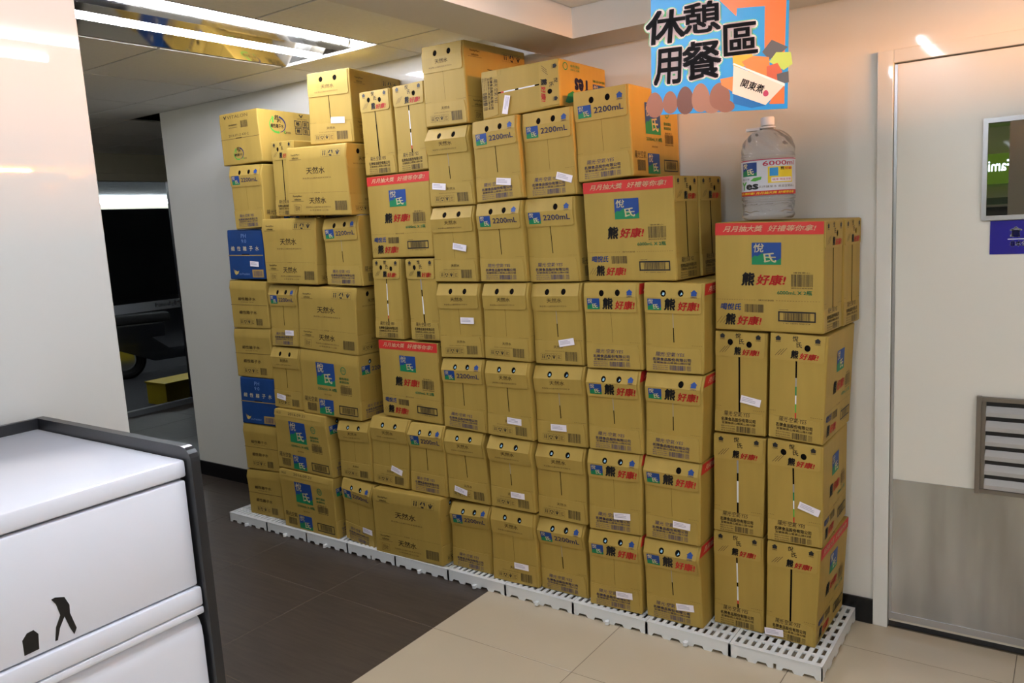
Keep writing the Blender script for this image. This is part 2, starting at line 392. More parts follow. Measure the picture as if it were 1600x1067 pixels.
    def logo(s, u0, v0, u1, v1, off=.8):
        """blue square, green hill, two pale brush characters"""
        old = s.group('printed_logo'); s.rect(u0, v0, u1, v1, 'ink_blue', off)
        g = lambda a, b: (u0+(u1-u0)*a, v0+(v1-v0)*b)
        s.poly([g(0, 0), g(1, 0), g(1, .30), g(.82, .16), g(.62, .36), g(.5, .40), g(.36, .52), g(.2, .38), g(.1, .42), g(0, .3)], 'ink_green', off+.15)
        a = g(.06, .56); b = g(.42, .96); s.text('悅', a[0], a[1], b[0], b[1], 'ink_pale', off+.3, bold=.012, shear=.1)
        a = g(.40, .10); b = g(.84, .54); s.text('氏', a[0], a[1], b[0], b[1], 'ink_pale', off+.3, bold=.018, shear=-.1); s.cur = old
    def maker(s, u0, u1, v, off, m='ink_navy'):
        """lower strip of the carton ends: brush slogan, maker's name, address, bar code"""
        L = lambda a: u0+(u1-u0)*a; old = s.group('maker_print')
        s.text('陽光·空氣·YES', L(.08), v+.165, L(.82), v+.215, 'ink_dark' if m == 'ink_dark' else 'ink_navy', off, shear=.2)
        s.text('名牌食品股份有限公司', L(0), v+.112, L(.98), v+.15, m, off, bold=.016)
        s.text('宜蘭縣員山鄉員山路93號', L(.02), v+.082, L(.98), v+.106, m, off, bold=.006)
        for k, tt in enumerate(('電話:03-9231098-0', '傳真:03-9231086', '製造:TAIWAN')): s.text(tt, L(0), v+.01+.023*(2-k), L(.4), v+.025+.023*(2-k), m, off)
        s.bars(L(.44), v+.012, L(.84), v+.07, m, off, seed=3); s.frame(L(.88), v+.015, L(.98), v+.065, .08, m, off); s.text('回', L(.9), v+.022, L(.96), v+.058, m, off); s.cur = old
    def parts(s, levels=()):
        G = s.G; out = []; V = np.vstack(s.V); F = np.vstack(s.F); M = np.array(s.M)
        for g in sorted(set(G)):
            k = np.array([x == g for x in G]); f = F[k]; ids, inv = np.unique(f, return_inverse=True)
            mm, mi = np.unique(M[k], return_inverse=True)
            q = Sheet(s.W, s.H); q.V = [V[ids]]; q.F = [inv.reshape(-1, 3)]; q.M = list(mi.ravel()); q.mats = [s.mats[i] for i in mm]
            out.append((g[1], q.done(levels)))
        return out
    def done(s, levels=()):
        V = np.vstack(s.V); F = np.vstack(s.F); M = np.array(s.M, dtype=np.int32)
        if levels:
            bm = bmesh.new(); vs = [bm.verts.new(p) for p in V]
            for f, k in zip(F, M):
                try: bm.faces.new((vs[f[0]], vs[f[1]], vs[f[2]])).material_index = int(k)
                except ValueError: pass
            for lv in levels:
                bmesh.ops.bisect_plane(bm, geom=bm.verts[:]+bm.edges[:]+bm.faces[:], plane_co=(0, lv*s.H, 0), plane_no=(0, 1, 0), dist=1e-5)
            bmesh.ops.triangulate(bm, faces=bm.faces[:]); bm.verts.index_update()
            V = np.array([v.co[:] for v in bm.verts]); F = np.array([[v.index for v in f.verts] for f in bm.faces]); M = np.array([f.material_index for f in bm.faces]); bm.free()
        return V, F, M, list(s.mats)

DIM = dict(A=(21.2, 29.8), N=(21.2, 29.8), P=(21.2, 29.8), C=(17.2, 34.), B=(34., 34.), W=(39., 29.8), S=(39., 29.8), K=(27.5, 24.2), U=(27.5, 24.2), V=(29., 24.3), X=(34., 17.2))
CR0, CR1 = .64, .845             # heights of the fold lines on slumped carton ends
LV = (CR0, CR1)
_tp = {}
def plate_part(W, H, outer, holes, th, m, off0, levels):
    V, F = plate([(u*W, v*H) for u, v in outer], holes, th)
    s = Sheet(W, H); V = V.copy(); V[:, 2] += off0; s.add(V, F, m, 0); return s.done(levels)
def rounded_flap(u0, u1, v0, v1, W, H, r=1.0):
    a, b = r/W, r/H
    p = [(u0, v1), (u0, v0+b)]
    p += [(u0+a*(1-math.cos(t)), v0+b*(1-math.sin(t))) for t in (.4, .8, 1.2)]+[(u0+a, v0), (u1-a, v0)]
    p += [(u1-a*(1-math.sin(t)), v0+b*(1-math.cos(t))) for t in (.4, .8, 1.2)]+[(u1, v0+b), (u1, v1)]
    return p
SLITS = {0: [], 1: [(1, .08, 'opening_shade')], 2: [(.5, .22, 'slit_grey'), (1, .34, 'opening_shade')], 3: [(1, .30, 'opening_shade')],
         4: [(.12, .5, 'opening_shade'), (.5, .5, 'slit_white'), (.58, .5, 'opening_shade'), (.85, .5, 'slit_white'), (.92, .5, 'ink_red'), (1, .5, 'opening_shade')],
         5: [(.3, .5, 'opening_shade'), (.45, .45, 'slit_grey'), (.6, .45, 'ink_green'), (.75, .4, 'slit_white'), (.9, .4, 'ink_leaf'), (1, .4, 'ink_red')],
         6: [(1, .62, 'opening_shade')], 7: [(.3, .45, 'opening_shade'), (1, .62, 'opening_shade')], 8: [(.25, .6, 'slit_grey'), (.4, .6, 'opening_shade'), (.8, .6, 'slit_white'), (1, .6, 'opening_shade')]}
def end_template(kind, holes, slit, glint):
    """end face of a carton: kinds A (2200mL), P (promo), N (natural water), C (tall narrow)"""
    key = ('end', kind, holes, slit, glint)
    if key in _tp: return _tp[key]
    W, H = DIM[kind]; parts = []
    fv = .755 if kind == 'C' else .665
    hp = [((.30, .895), (.66, .88))[i] for i in range(2)] if kind == 'C' else ([(.33, .895), (.66, .895)] if kind == 'N' else [(.335, .885), (.625, .89)])
    hr = 1.05 if kind == 'C' else 1.12
    hs = [disc(hp[i][0]*W, hp[i][1]*H, hr, 14, .9) for i in range(2) if holes >> i & 1]
    parts.append(('top_flap', plate_part(W, H, rounded_flap(.012, .955, fv, .992, W, H), hs, 2.6, 'kraft_flap', .3, LV)))
    lo = .215 if kind == 'C' else .285
    parts.append(('lower_flap', plate_part(W, H, [(.012, .012), (.965, .012), (.95, lo-.05), (.93, lo), (.012, lo+.004)], [], 1.6, 'kraft_flap', .2, ())))
    for i in range(2):
        if holes >> i & 1:
            s = Sheet(W, H); s.fan(disc(hp[i][0]*W, hp[i][1]*H, hr*1.12, 14, .9), 'opening_shade', .5)  # dark disc stands in for the shaded depth of the hole
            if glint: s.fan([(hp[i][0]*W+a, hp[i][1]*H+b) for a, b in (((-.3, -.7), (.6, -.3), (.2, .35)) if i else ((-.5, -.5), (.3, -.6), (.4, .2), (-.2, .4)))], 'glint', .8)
            parts.append(('hand_hole_dark', s.done(LV)))
    f = 3.6; l = 2.6
    s = Sheet(W, H)
    if kind in 'AP':
        s.house(.84, .895, 2.6, 'ink_blue', f, tm='ink_navy'); s.logo(*((.085, .70, .325, .835) if kind == 'A' else (.07, .70, .30, .825)), off=f)
        if kind == 'A': s.text('2200mL', .375, .735, .90, .80, 'ink_navy', f, bold=.012)
        else: s.text('熊', .345, .70, .545, .835, 'ink_black', f, bold=.03, shear=.12); s.text('好康!', .57, .70, .93, .80, 'ink_red', f, bold=.025, shear=.2)
        s.maker(.13, .80, .02, l); s.dash(.80, .98, lo+.03, n=6); s.dash(.02, .12, lo+.03, n=4)
    elif kind == 'N':
        s.text('天然水', .33, .765, .63, .82, 'ink_mid', f, bold=.004); s.text('來自雪山山脈的純淨天然好水', .17, .712, .72, .732, 'ink_brown', f)
        s.text('天然水', .40, .20, .60, .238, 'ink_mid', l, bold=.004); s.text('來自雪山山脈的純淨天然好水', .22, .16, .62, .172, 'ink_brown', l)
        s.icons(.12, .055, .56, .135, 4, 'ink_dark', l); s.bars(.63, .05, .87, .165, 'ink_dark', l, seed=5)
        s.dash(.02, .17, lo+.02, 'ink_dark', n=5); s.dash(.76, .985, lo+.02, 'ink_dark', n=7)
    else:
        s.house(.15, .955, 2.0, 'ink_black', f); s.house(.83, .955, 2.0, 'ink_black', f)
        for k in range(3): s.line(.10+.05*k, .79+.004*k, .21+.05*k, .855+.006*k, .12, 'ink_black', f)
        s.text('悅', .40, .935, .50, .985, 'ink_black', f, bold=.01, shear=.1); s.text('氏', .47, .88, .57, .93, 'ink_black', f, bold=.01, shear=-.1)
        s.text('熊', .375, .775, .515, .855, 'ink_black', f, bold=.03, shear=.12); s.text('好康!', .525, .775, .86, .835, 'ink_red', f, bold=.025, shear=.2)
        s.maker(.14, .82, -.012+.02, l, 'ink_dark'); s.dash(.76, .98, lo+.03, 'ink_dark', n=6); s.dash(.02, .14, lo+.05, 'ink_dark', n=4)
    parts += s.parts(LV)
    if slit:
        s = Sheet(W, H); x = .485 if kind != 'C' else .475; y1 = fv+.005; y0 = lo+(.03 if kind != 'C' else -.0); prev = 0.
        if slit in (2, 3): y0 += .03
        for e, wd, m in SLITS[slit]:
            a = y1+(y0-y1)*prev; b = y1+(y0-y1)*e; k = wd/2/W
            s.add([((x-k)*W+.3*prev, a*H), ((x-k)*W+.3*e, b*H), ((x+k)*W+.3*e, b*H), ((x+k)*W+.3*prev, a*H)], [(0, 1, 2), (0, 2, 3)], m, .5); prev = e
        parts.append(('seam_gap', s.done(LV)))  # flat strips painted as the dark opening and the bottle colours in it
    _tp[key] = parts
    return parts
def big_print(s, band=True, o=.8):
    """wide face of the tall double carton"""
    if band:
        old = s.group('red_band'); s.rect(0.004, .885, .996, .995, 'ink_red', o); s.text('月月抽大獎', .08, .915, .455, .97, 'ink_pale', o+.3, bold=.008, shear=.25); s.text('好禮等你拿!', .50, .915, .93, .97, 'ink_pale', o+.3, bold=.008, shear=.25); s.cur = old
    s.logo(.355, .615, .625, .815, o)
    s.text('熊', .255, .42, .385, .545, 'ink_black', o, bold=.03, shear=.12); s.text('好康!', .395, .43, .67, .525, 'ink_red', o, bold=.025, shear=.2)
    s.text('環保愛心', .735, .538, .88, .552, 'ink_dark', o); s.bars(.715, .42, .905, .53, 'ink_dark', o, seed=8); s.text('請回收空瓶與紙箱', .715, .40, .905, .412, 'ink_dark', o)
    s.text('6000mL X 2瓶', .59, .345, .90, .385, 'ink_green', o, bold=.014)
    s.dash(.02, .40, .29, n=16, off=o); s.text('陳列切割線', .42, .282, .56, .298, 'ink_brown', o); s.dash(.58, .98, .29, n=16, off=o)
    s.text('喝悅氏', .055, .19, .255, .255, 'ink_blue', o, bold=.02, shear=.2); s.bars(.29, .175, .465, .25, 'ink_dark', o, seed=9)
    for k in range(3): s.line(.02+.03*k, .065, .07+.03*k, .13, .12, 'ink_brown', o)
    s.text('熊', .10, .05, .205, .16, 'ink_black', o, bold=.03, shear=.12); s.text('好康!', .215, .055, .45, .14, 'ink_red', o, bold=.025, shear=.2)
    s.frame(.60, .10, .935, .195, .45, 'ink_black', o); s.bars(.65, .115, .885, .18, 'ink_dark', o, seed=11); s.text('16006799', .61, .203, .69, .213, 'ink_dark', o)
    s.text('1 47 10095 00617 8', .65, .08, .885, .09, 'ink_dark', o)
def wide_template(kind):
    if kind in _tp: return _tp[kind]
    W, H = dict(Yes=(30., 17.2), Vs=(35., 24.3), Bn=DIM['B']).get(kind) or DIM[kind if kind in DIM else 'S']; s = Sheet(W, H); parts = []
    if kind == 'B': big_print(s)
    elif kind == 'Bn': big_print(s, False)
    elif kind == 'Pb':
        old = s.group('red_band'); s.rect(.004, .87, .996, .99, 'ink_red', .8); s.text('月月抽大獎', .08, .90, .455, .96, 'ink_pale', 1.1, shear=.25); s.cur = old
        s.text('熊', .30, .42, .45, .56, 'ink_black', .8, bold=.03); s.text('好康!', .46, .43, .75, .54, 'ink_red', .8, bold=.025); s.logo(.40, .6, .66, .82)
    elif kind == 'W':
        def fm(u, v, k=1):
            s.text('FamilyMart', u, v, u+.15*k, v+.032*k, 'ink_black', .8, bold=.006); s.text('collection', u+.02, v-.042*k, u+.13*k, v-.012*k, 'ink_black', .8, bold=.006); s.line(u-.03, v-.055*k, u+.18*k, v-.055*k, .1, 'ink_black')
        fm(.09, .87); s.icons(.60, .83, .93, .935, 3, 'ink_black')
        s.text('天然水', .34, .60, .645, .70, 'ink_dark', .8, bold=.004); s.text('來自雪山山脈的純淨天然好水', .27, .53, .74, .552, 'ink_brown', .8)
        s.dash(.02, .44, .33, 'ink_dark', n=20); s.text('切割線', .45, .322, .54, .338, 'ink_brown', .8); s.dash(.56, .98, .33, 'ink_dark', n=20)
        fm(.09, .265); s.text('天然水', .36, .17, .63, .265, 'ink_dark', .8, bold=.004); old = s.group('recycling_mark'); s.frame(.10, .05, .22, .16, .1, 'ink_brown'); s.text('回收', .12, .07, .20, .14, 'ink_brown', .8); s.cur = old
        s.text('來自雪山山脈的純淨天然好水', .30, .11, .70, .132, 'ink_brown', .8); s.text('台灣宜蘭雪山山脈', .36, .065, .66, .085, 'ink_brown', .8); s.bars(.77, .07, .95, .205, 'ink_dark', seed=5)
    elif kind == 'S':
        s.logo(.285, .48, .60, .83); s.text('2200mL X 8瓶', .29, .40, .62, .45, 'ink_green', .8, bold=.012)
        s.arc(.75*W, .745*H, 1.6, 1.6, 0, 360, .18, .18, 'ink_green'); s.text('100', .72, .725, .78, .765, 'ink_green', .8)
        s.text('綠色環保', .67, .60, .83, .64, 'ink_green', .8, bold=.01); s.text('資源回收', .67, .55, .83, .585, 'ink_green', .8, bold=.01)
        s.text('請輕放下', .69, .50, .85, .52, 'ink_dark', .8); s.bars(.68, .39, .87, .495, 'ink_dark', seed=4); s.text('請回收空瓶', .68, .365, .87, .38, 'ink_dark', .8)
        s.text('陳列切割線', .40, .33, .52, .35, 'ink_brown', .8); s.text('陽光空氣', .04, .20, .27, .28, 'ink_dark', .8, shear=.15); s.bars(.09, .06, .25, .18, 'ink_dark', seed=6)
        s.logo(.30, .03, .545, .26); s.frame(.64, .06, .95, .20, .42, 'ink_black'); s.bars(.69, .085, .90, .175, 'ink_dark', seed=7)
    elif kind == 'Sd':
        parts = list(wide_template('S')); s.rect(0.005, .90, .93, .992, 'kraft_flap', 2.2); s.text('2016.09.21', .28, .93, .62, .97, 'ink_dark', 2.8); s.text('VALID', .04, .93, .14, .965, 'ink_dark', 2.8)
        parts.append(('stamped_strip', s.done(LV))); _tp[kind] = parts; return parts
    elif kind == 'K':
        s.rect(0.0, .488, 1.0, .497, 'ink_brown', .5)
        s.text('鹼性離子水', .22, .585, .70, .655, 'ink_brown', .8, bold=.006); s.text('ALKALINE WATER', .30, .545, .64, .562, 'ink_brown', .8); s.text('鹼性離子水', .22, .30, .70, .375, 'ink_brown', .8, bold=.006)
        s.icons(.20, .08, .62, .20, 4, 'ink_dark'); s.bars(.66, .07, .83, .21, 'ink_dark', seed=5)
    elif kind == 'U':
        s.text('PH', .42, .84, .56, .92, 'ink_skyline', .8); s.text('9.0', .42, .74, .56, .81, 'ink_skyline', .8)
        for i, ch in enumerate('鹼性離子水'): s.text(ch, .10+.175*i, .58, .20+.175*i, .67, 'ink_pale', .8)
        s.rect(0, .478, 1, .495, 'kraft_raw', .8); s.rect(.40, .50, .62, .515, 'opening_shade', 1.0)
        s.poly([(.12, .22), (.17, .13), (.16, .19), (.22, .16), (.28, .17), (.24, .11), (.18, .09), (.15, .12)], 'ink_gold', .8); s.text('Uni-President', .27, .09, .58, .13, 'ink_skyline', .8)
        s.frame(.60, .29, .95, .42, .12, 'ink_navy'); s.rect(.66, .04, .97, .20, 'kraft_raw', .8); s.bars(.70, .06, .93, .17, 'ink_navy', 1.1, seed=2)
    elif kind in ('V', 'Vs'):
        def lg(x, y, k):                                          # green and dark swooshes round the brush name, cm
            old = s.group('swoosh_logo'); s.arc(x, y, 3.9*k, 3.1*k, 100, 285, .08*k, .45*k, 'ink_leaf', .8); s.arc(x+.4*k, y+.2*k, 4.3*k, 3.2*k, -75, 75, .1*k, .45*k, 'ink_navy', .9)
            s.fan([(x-2.4*k, y+.6*k), (x-1.6*k, y+.9*k), (x-1.7*k, y+3.1*k), (x-2.1*k, y+3.6*k), (x-2.4*k, y+3.1*k)], 'ink_leaf', 1.0)
            f = lambda t, a, b, c, d, m, **q: s.text(t, (x+a*k)/s.W, (y+b*k)/s.H, (x+c*k)/s.W, (y+d*k)/s.H, m, 1.1, **q)
            f('舒', -1.0, 2.0, 1.3, 4.0, 'ink_dark', shear=.2, bold=.01); f('跑', .2, .9, 2.3, 2.6, 'ink_dark', shear=.1, bold=.01); f('鹼性離子水', -3.4, -1.3, 3.6, .4, 'ink_black', bold=.01)
            f('C', 3.4, -3.4, 4.5, -2.1, 'ink_leaf', bold=.05); f('維他露', 4.6, -3.3, 7.2, -2.4, 'ink_dark'); s.cur = old
        if kind == 'V':
            s.text('V', .12, .88, .20, .95, 'ink_dark', .8, bold=.03); s.text('VITALON', .22, .885, .76, .945, 'ink_brown', .8)
            s.text('保存期限標示', .24, .745, .47, .775, 'ink_dark', .8, bold=.01); s.text('製造日期標示', .24, .70, .47, .72, 'ink_dark', .8); s.bars(.56, .69, .74, .82, 'ink_dark', seed=5)
            s.text('2016.07.13 420 C', .22, .54, .74, .585, 'ink_dark', .8); s.rect(0, .495, 1, .503, 'ink_brown', .5); s.rect(.4, .495, .55, .51, 'opening_shade', .8)
            lg(.42*s.W, .20*s.H, .82)
        else:
            lg(.33*s.W, .72*s.H, 1.15); lg(.33*s.W, .20*s.H, 1.1)
            s.text('V', .76, .90, .84, .965, 'ink_dark', .8, bold=.03); s.text('VITALON', .72, .86, .9, .885, 'ink_dark', .8)
            for i in range(2):
                for j in range(2): s.group('handling_mark'); s.frame(.66+.15*i, .57+.14*j, .79+.15*i, .70+.14*j, .35, 'ink_black'); s.text('輕防'[i], .69+.15*i, .595+.14*j, .76+.15*i, .675+.14*j, 'ink_black', .8, bold=.02)
    elif kind == 'Yes':
        s.arc(.12*W, .86*H, 1.3, 1.3, 0, 360, .18, .18, 'ink_green'); s.text('綠色環保', .22, .86, .42, .92, 'ink_green', .8); s.text('100% OK', .22, .79, .42, .83, 'ink_green', .8)
        s.text('Yes', .30, .28, .64, .66, 'ink_navy', .8, bold=.03, rot=180); s.logo(.70, .26, .97, .60); s.text('陽光空氣', .70, .64, .97, .70, 'ink_green', .8, bold=.01, rot=180)
        s.poly([(.10, .10), (.16, .28), (.26, .36), (.33, .30), (.28, .14), (.18, .08)], 'ink_green', .8)
    parts = s.parts(LV if kind not in ('Yes',) else ())
    _tp[kind] = parts
    return parts
def rotate_cw(parts, W, H):
    """the end template W x H laid on its side: what was up now points right"""
    out = []
    for nm, (V, F, M, ms) in parts:
        V2 = np.column_stack([V[:, 1], W-V[:, 0], V[:, 2]]); out.append((nm, (V2, F, M, ms)))
    return out

# ------------------------------------------------------------------ carton bodies
def axis_nodes(L, r, extra, n):
    c = sorted(set([0, r*.35, r, r*1.8]+[r*1.8+(L-3.6*r)*i/n for i in range(1, n)]+list(extra)+[L-r*1.8, L-r, L-r*.35, L]))
    o = [c[0]]
    for v in c[1:]:
        if v-o[-1] > 1e-5: o.append(v)
    return np.array(o)
_bt = {}
def body_template(W, H, D, r=.005):
    k = (W, H, D)
    if k in _bt: return _bt[k]
    xs = axis_nodes(W, r, (), 5); zs = axis_nodes(H, r, (CR0*H, CR1*H), 6); ys = axis_nodes(D, r, (.06, .12), 3)
    V = []; F = []; n = 0
    def grid(A, B, f, flip):
        nonlocal n
        a, b = np.meshgrid(A, B, indexing='ij'); V.append(f(a.ravel(), b.ravel())); na, nb = len(A), len(B)
        i, j = np.meshgrid(np.arange(na-1), np.arange(nb-1), indexing='ij'); q = (i*nb+j).ravel()+n
        f4 = np.column_stack([q, q+nb, q+nb+1, q+1]); F.append(f4[:, ::-1] if flip else f4); n += na*nb
    z0 = lambda a: np.zeros_like(a)
    grid(xs, zs, lambda a, b: np.column_stack([a, z0(a), b]), False); grid(xs, zs, lambda a, b: np.column_stack([a, z0(a)+D, b]), True)
    grid(ys, zs, lambda a, b: np.column_stack([z0(a)+W, a, b]), False); grid(ys, zs, lambda a, b: np.column_stack([z0(a), a, b]), True)
    grid(xs, ys, lambda a, b: np.column_stack([a, b, z0(a)+H]), False); grid(xs, ys, lambda a, b: np.column_stack([a, b, z0(a)]), True)
    V = np.vstack(V); F = np.vstack(F); L = np.array([W, D, H])
    q = np.clip(V, r, L-r); d = V-q; nn = np.linalg.norm(d, axis=1, keepdims=True); V = np.where(nn > 0, q+d/np.maximum(nn, 1e-9)*r, V)
    key = np.round(V*1e5).astype(np.int64); _, idx, inv = np.unique(key, axis=0, return_index=True, return_inverse=True)
    V = V[idx]; F = inv.ravel()[F]
    _bt[k] = (V, F)
    return _bt[k]

class Carton:
    def __init__(s, typ, ax, y, th, d, dx, q, crease=.004, bow=0., skew=0.):
        s.typ, s.ax, s.y, s.th, s.d, s.dx = typ, ax, y, th, d, dx
        s.Q = np.array(q).reshape(4, 2); s.c = crease; s.bow = bow; s.skew = skew
        s.Wc, s.Hc = DIM[typ]
        m = s.Q.mean(0); zb = min(s.Q[0, 1], s.Q[1, 1])
        ct, st = math.cos(th), math.sin(th)
        s.base = np.array([ax+m[0]*ct-d/2*st, y+m[0]*st+d/2*ct, zb])
    def disp(s, a, v):
        c = s.c*(1+s.skew*(a-.5))
        p = np.interp(v, [0, CR0, CR1, 1.0], [0, .15, 1.0, -1.1])*c
        return p+s.bow*4*np.clip(v, 0, 1)*(1-np.clip(v, 0, 1))
    def map(s, a, v, dep):
        BL, BR, TR, TL = s.Q
        w = [(1-a)*(1-v), a*(1-v), a*v, (1-a)*v]
        S = w[0]*BL[0]+w[1]*BR[0]+w[2]*TR[0]+w[3]*TL[0]+s.dx*dep/s.d; Z = w[0]*BL[1]+w[1]*BR[1]+w[2]*TR[1]+w[3]*TL[1]
        Y = dep-s.disp(a, v)*np.clip(1-dep/.12, 0, 1.)
        ct, st = math.cos(s.th), math.sin(s.th)
        return np.column_stack([s.ax+S*ct-Y*st, s.y+S*st+Y*ct, Z])-s.base
    def body(s, m):
        W, H = s.Wc/100, s.Hc/100
        V, F = body_template(W, H, s.d)
        return raw_mesh('body', s.map(V[:, 0]/W, V[:, 2]/H, V[:, 1]), F, None, [m], smooth=True)
    def front(s, T):
        V, F, M, ms = T
        return raw_mesh('p', s.map(V[:, 0]/s.Wc, V[:, 1]/s.Hc, -V[:, 2]/1000), F, M, ms)
    def right(s, T, Wt, Ht):
        V, F, M, ms = T
        return raw_mesh('p', s.map(1+V[:, 2]/1000/(s.Wc/100), V[:, 1]/Ht, V[:, 0]/Wt*s.d), F, M, ms)
    def top(s, T, Wt, Ht):
        V, F, M, ms = T
        return raw_mesh('p', s.map(V[:, 0]/Wt, 1+V[:, 2]/1000/(s.Hc/100), V[:, 1]/Ht*s.d), F, M, ms)

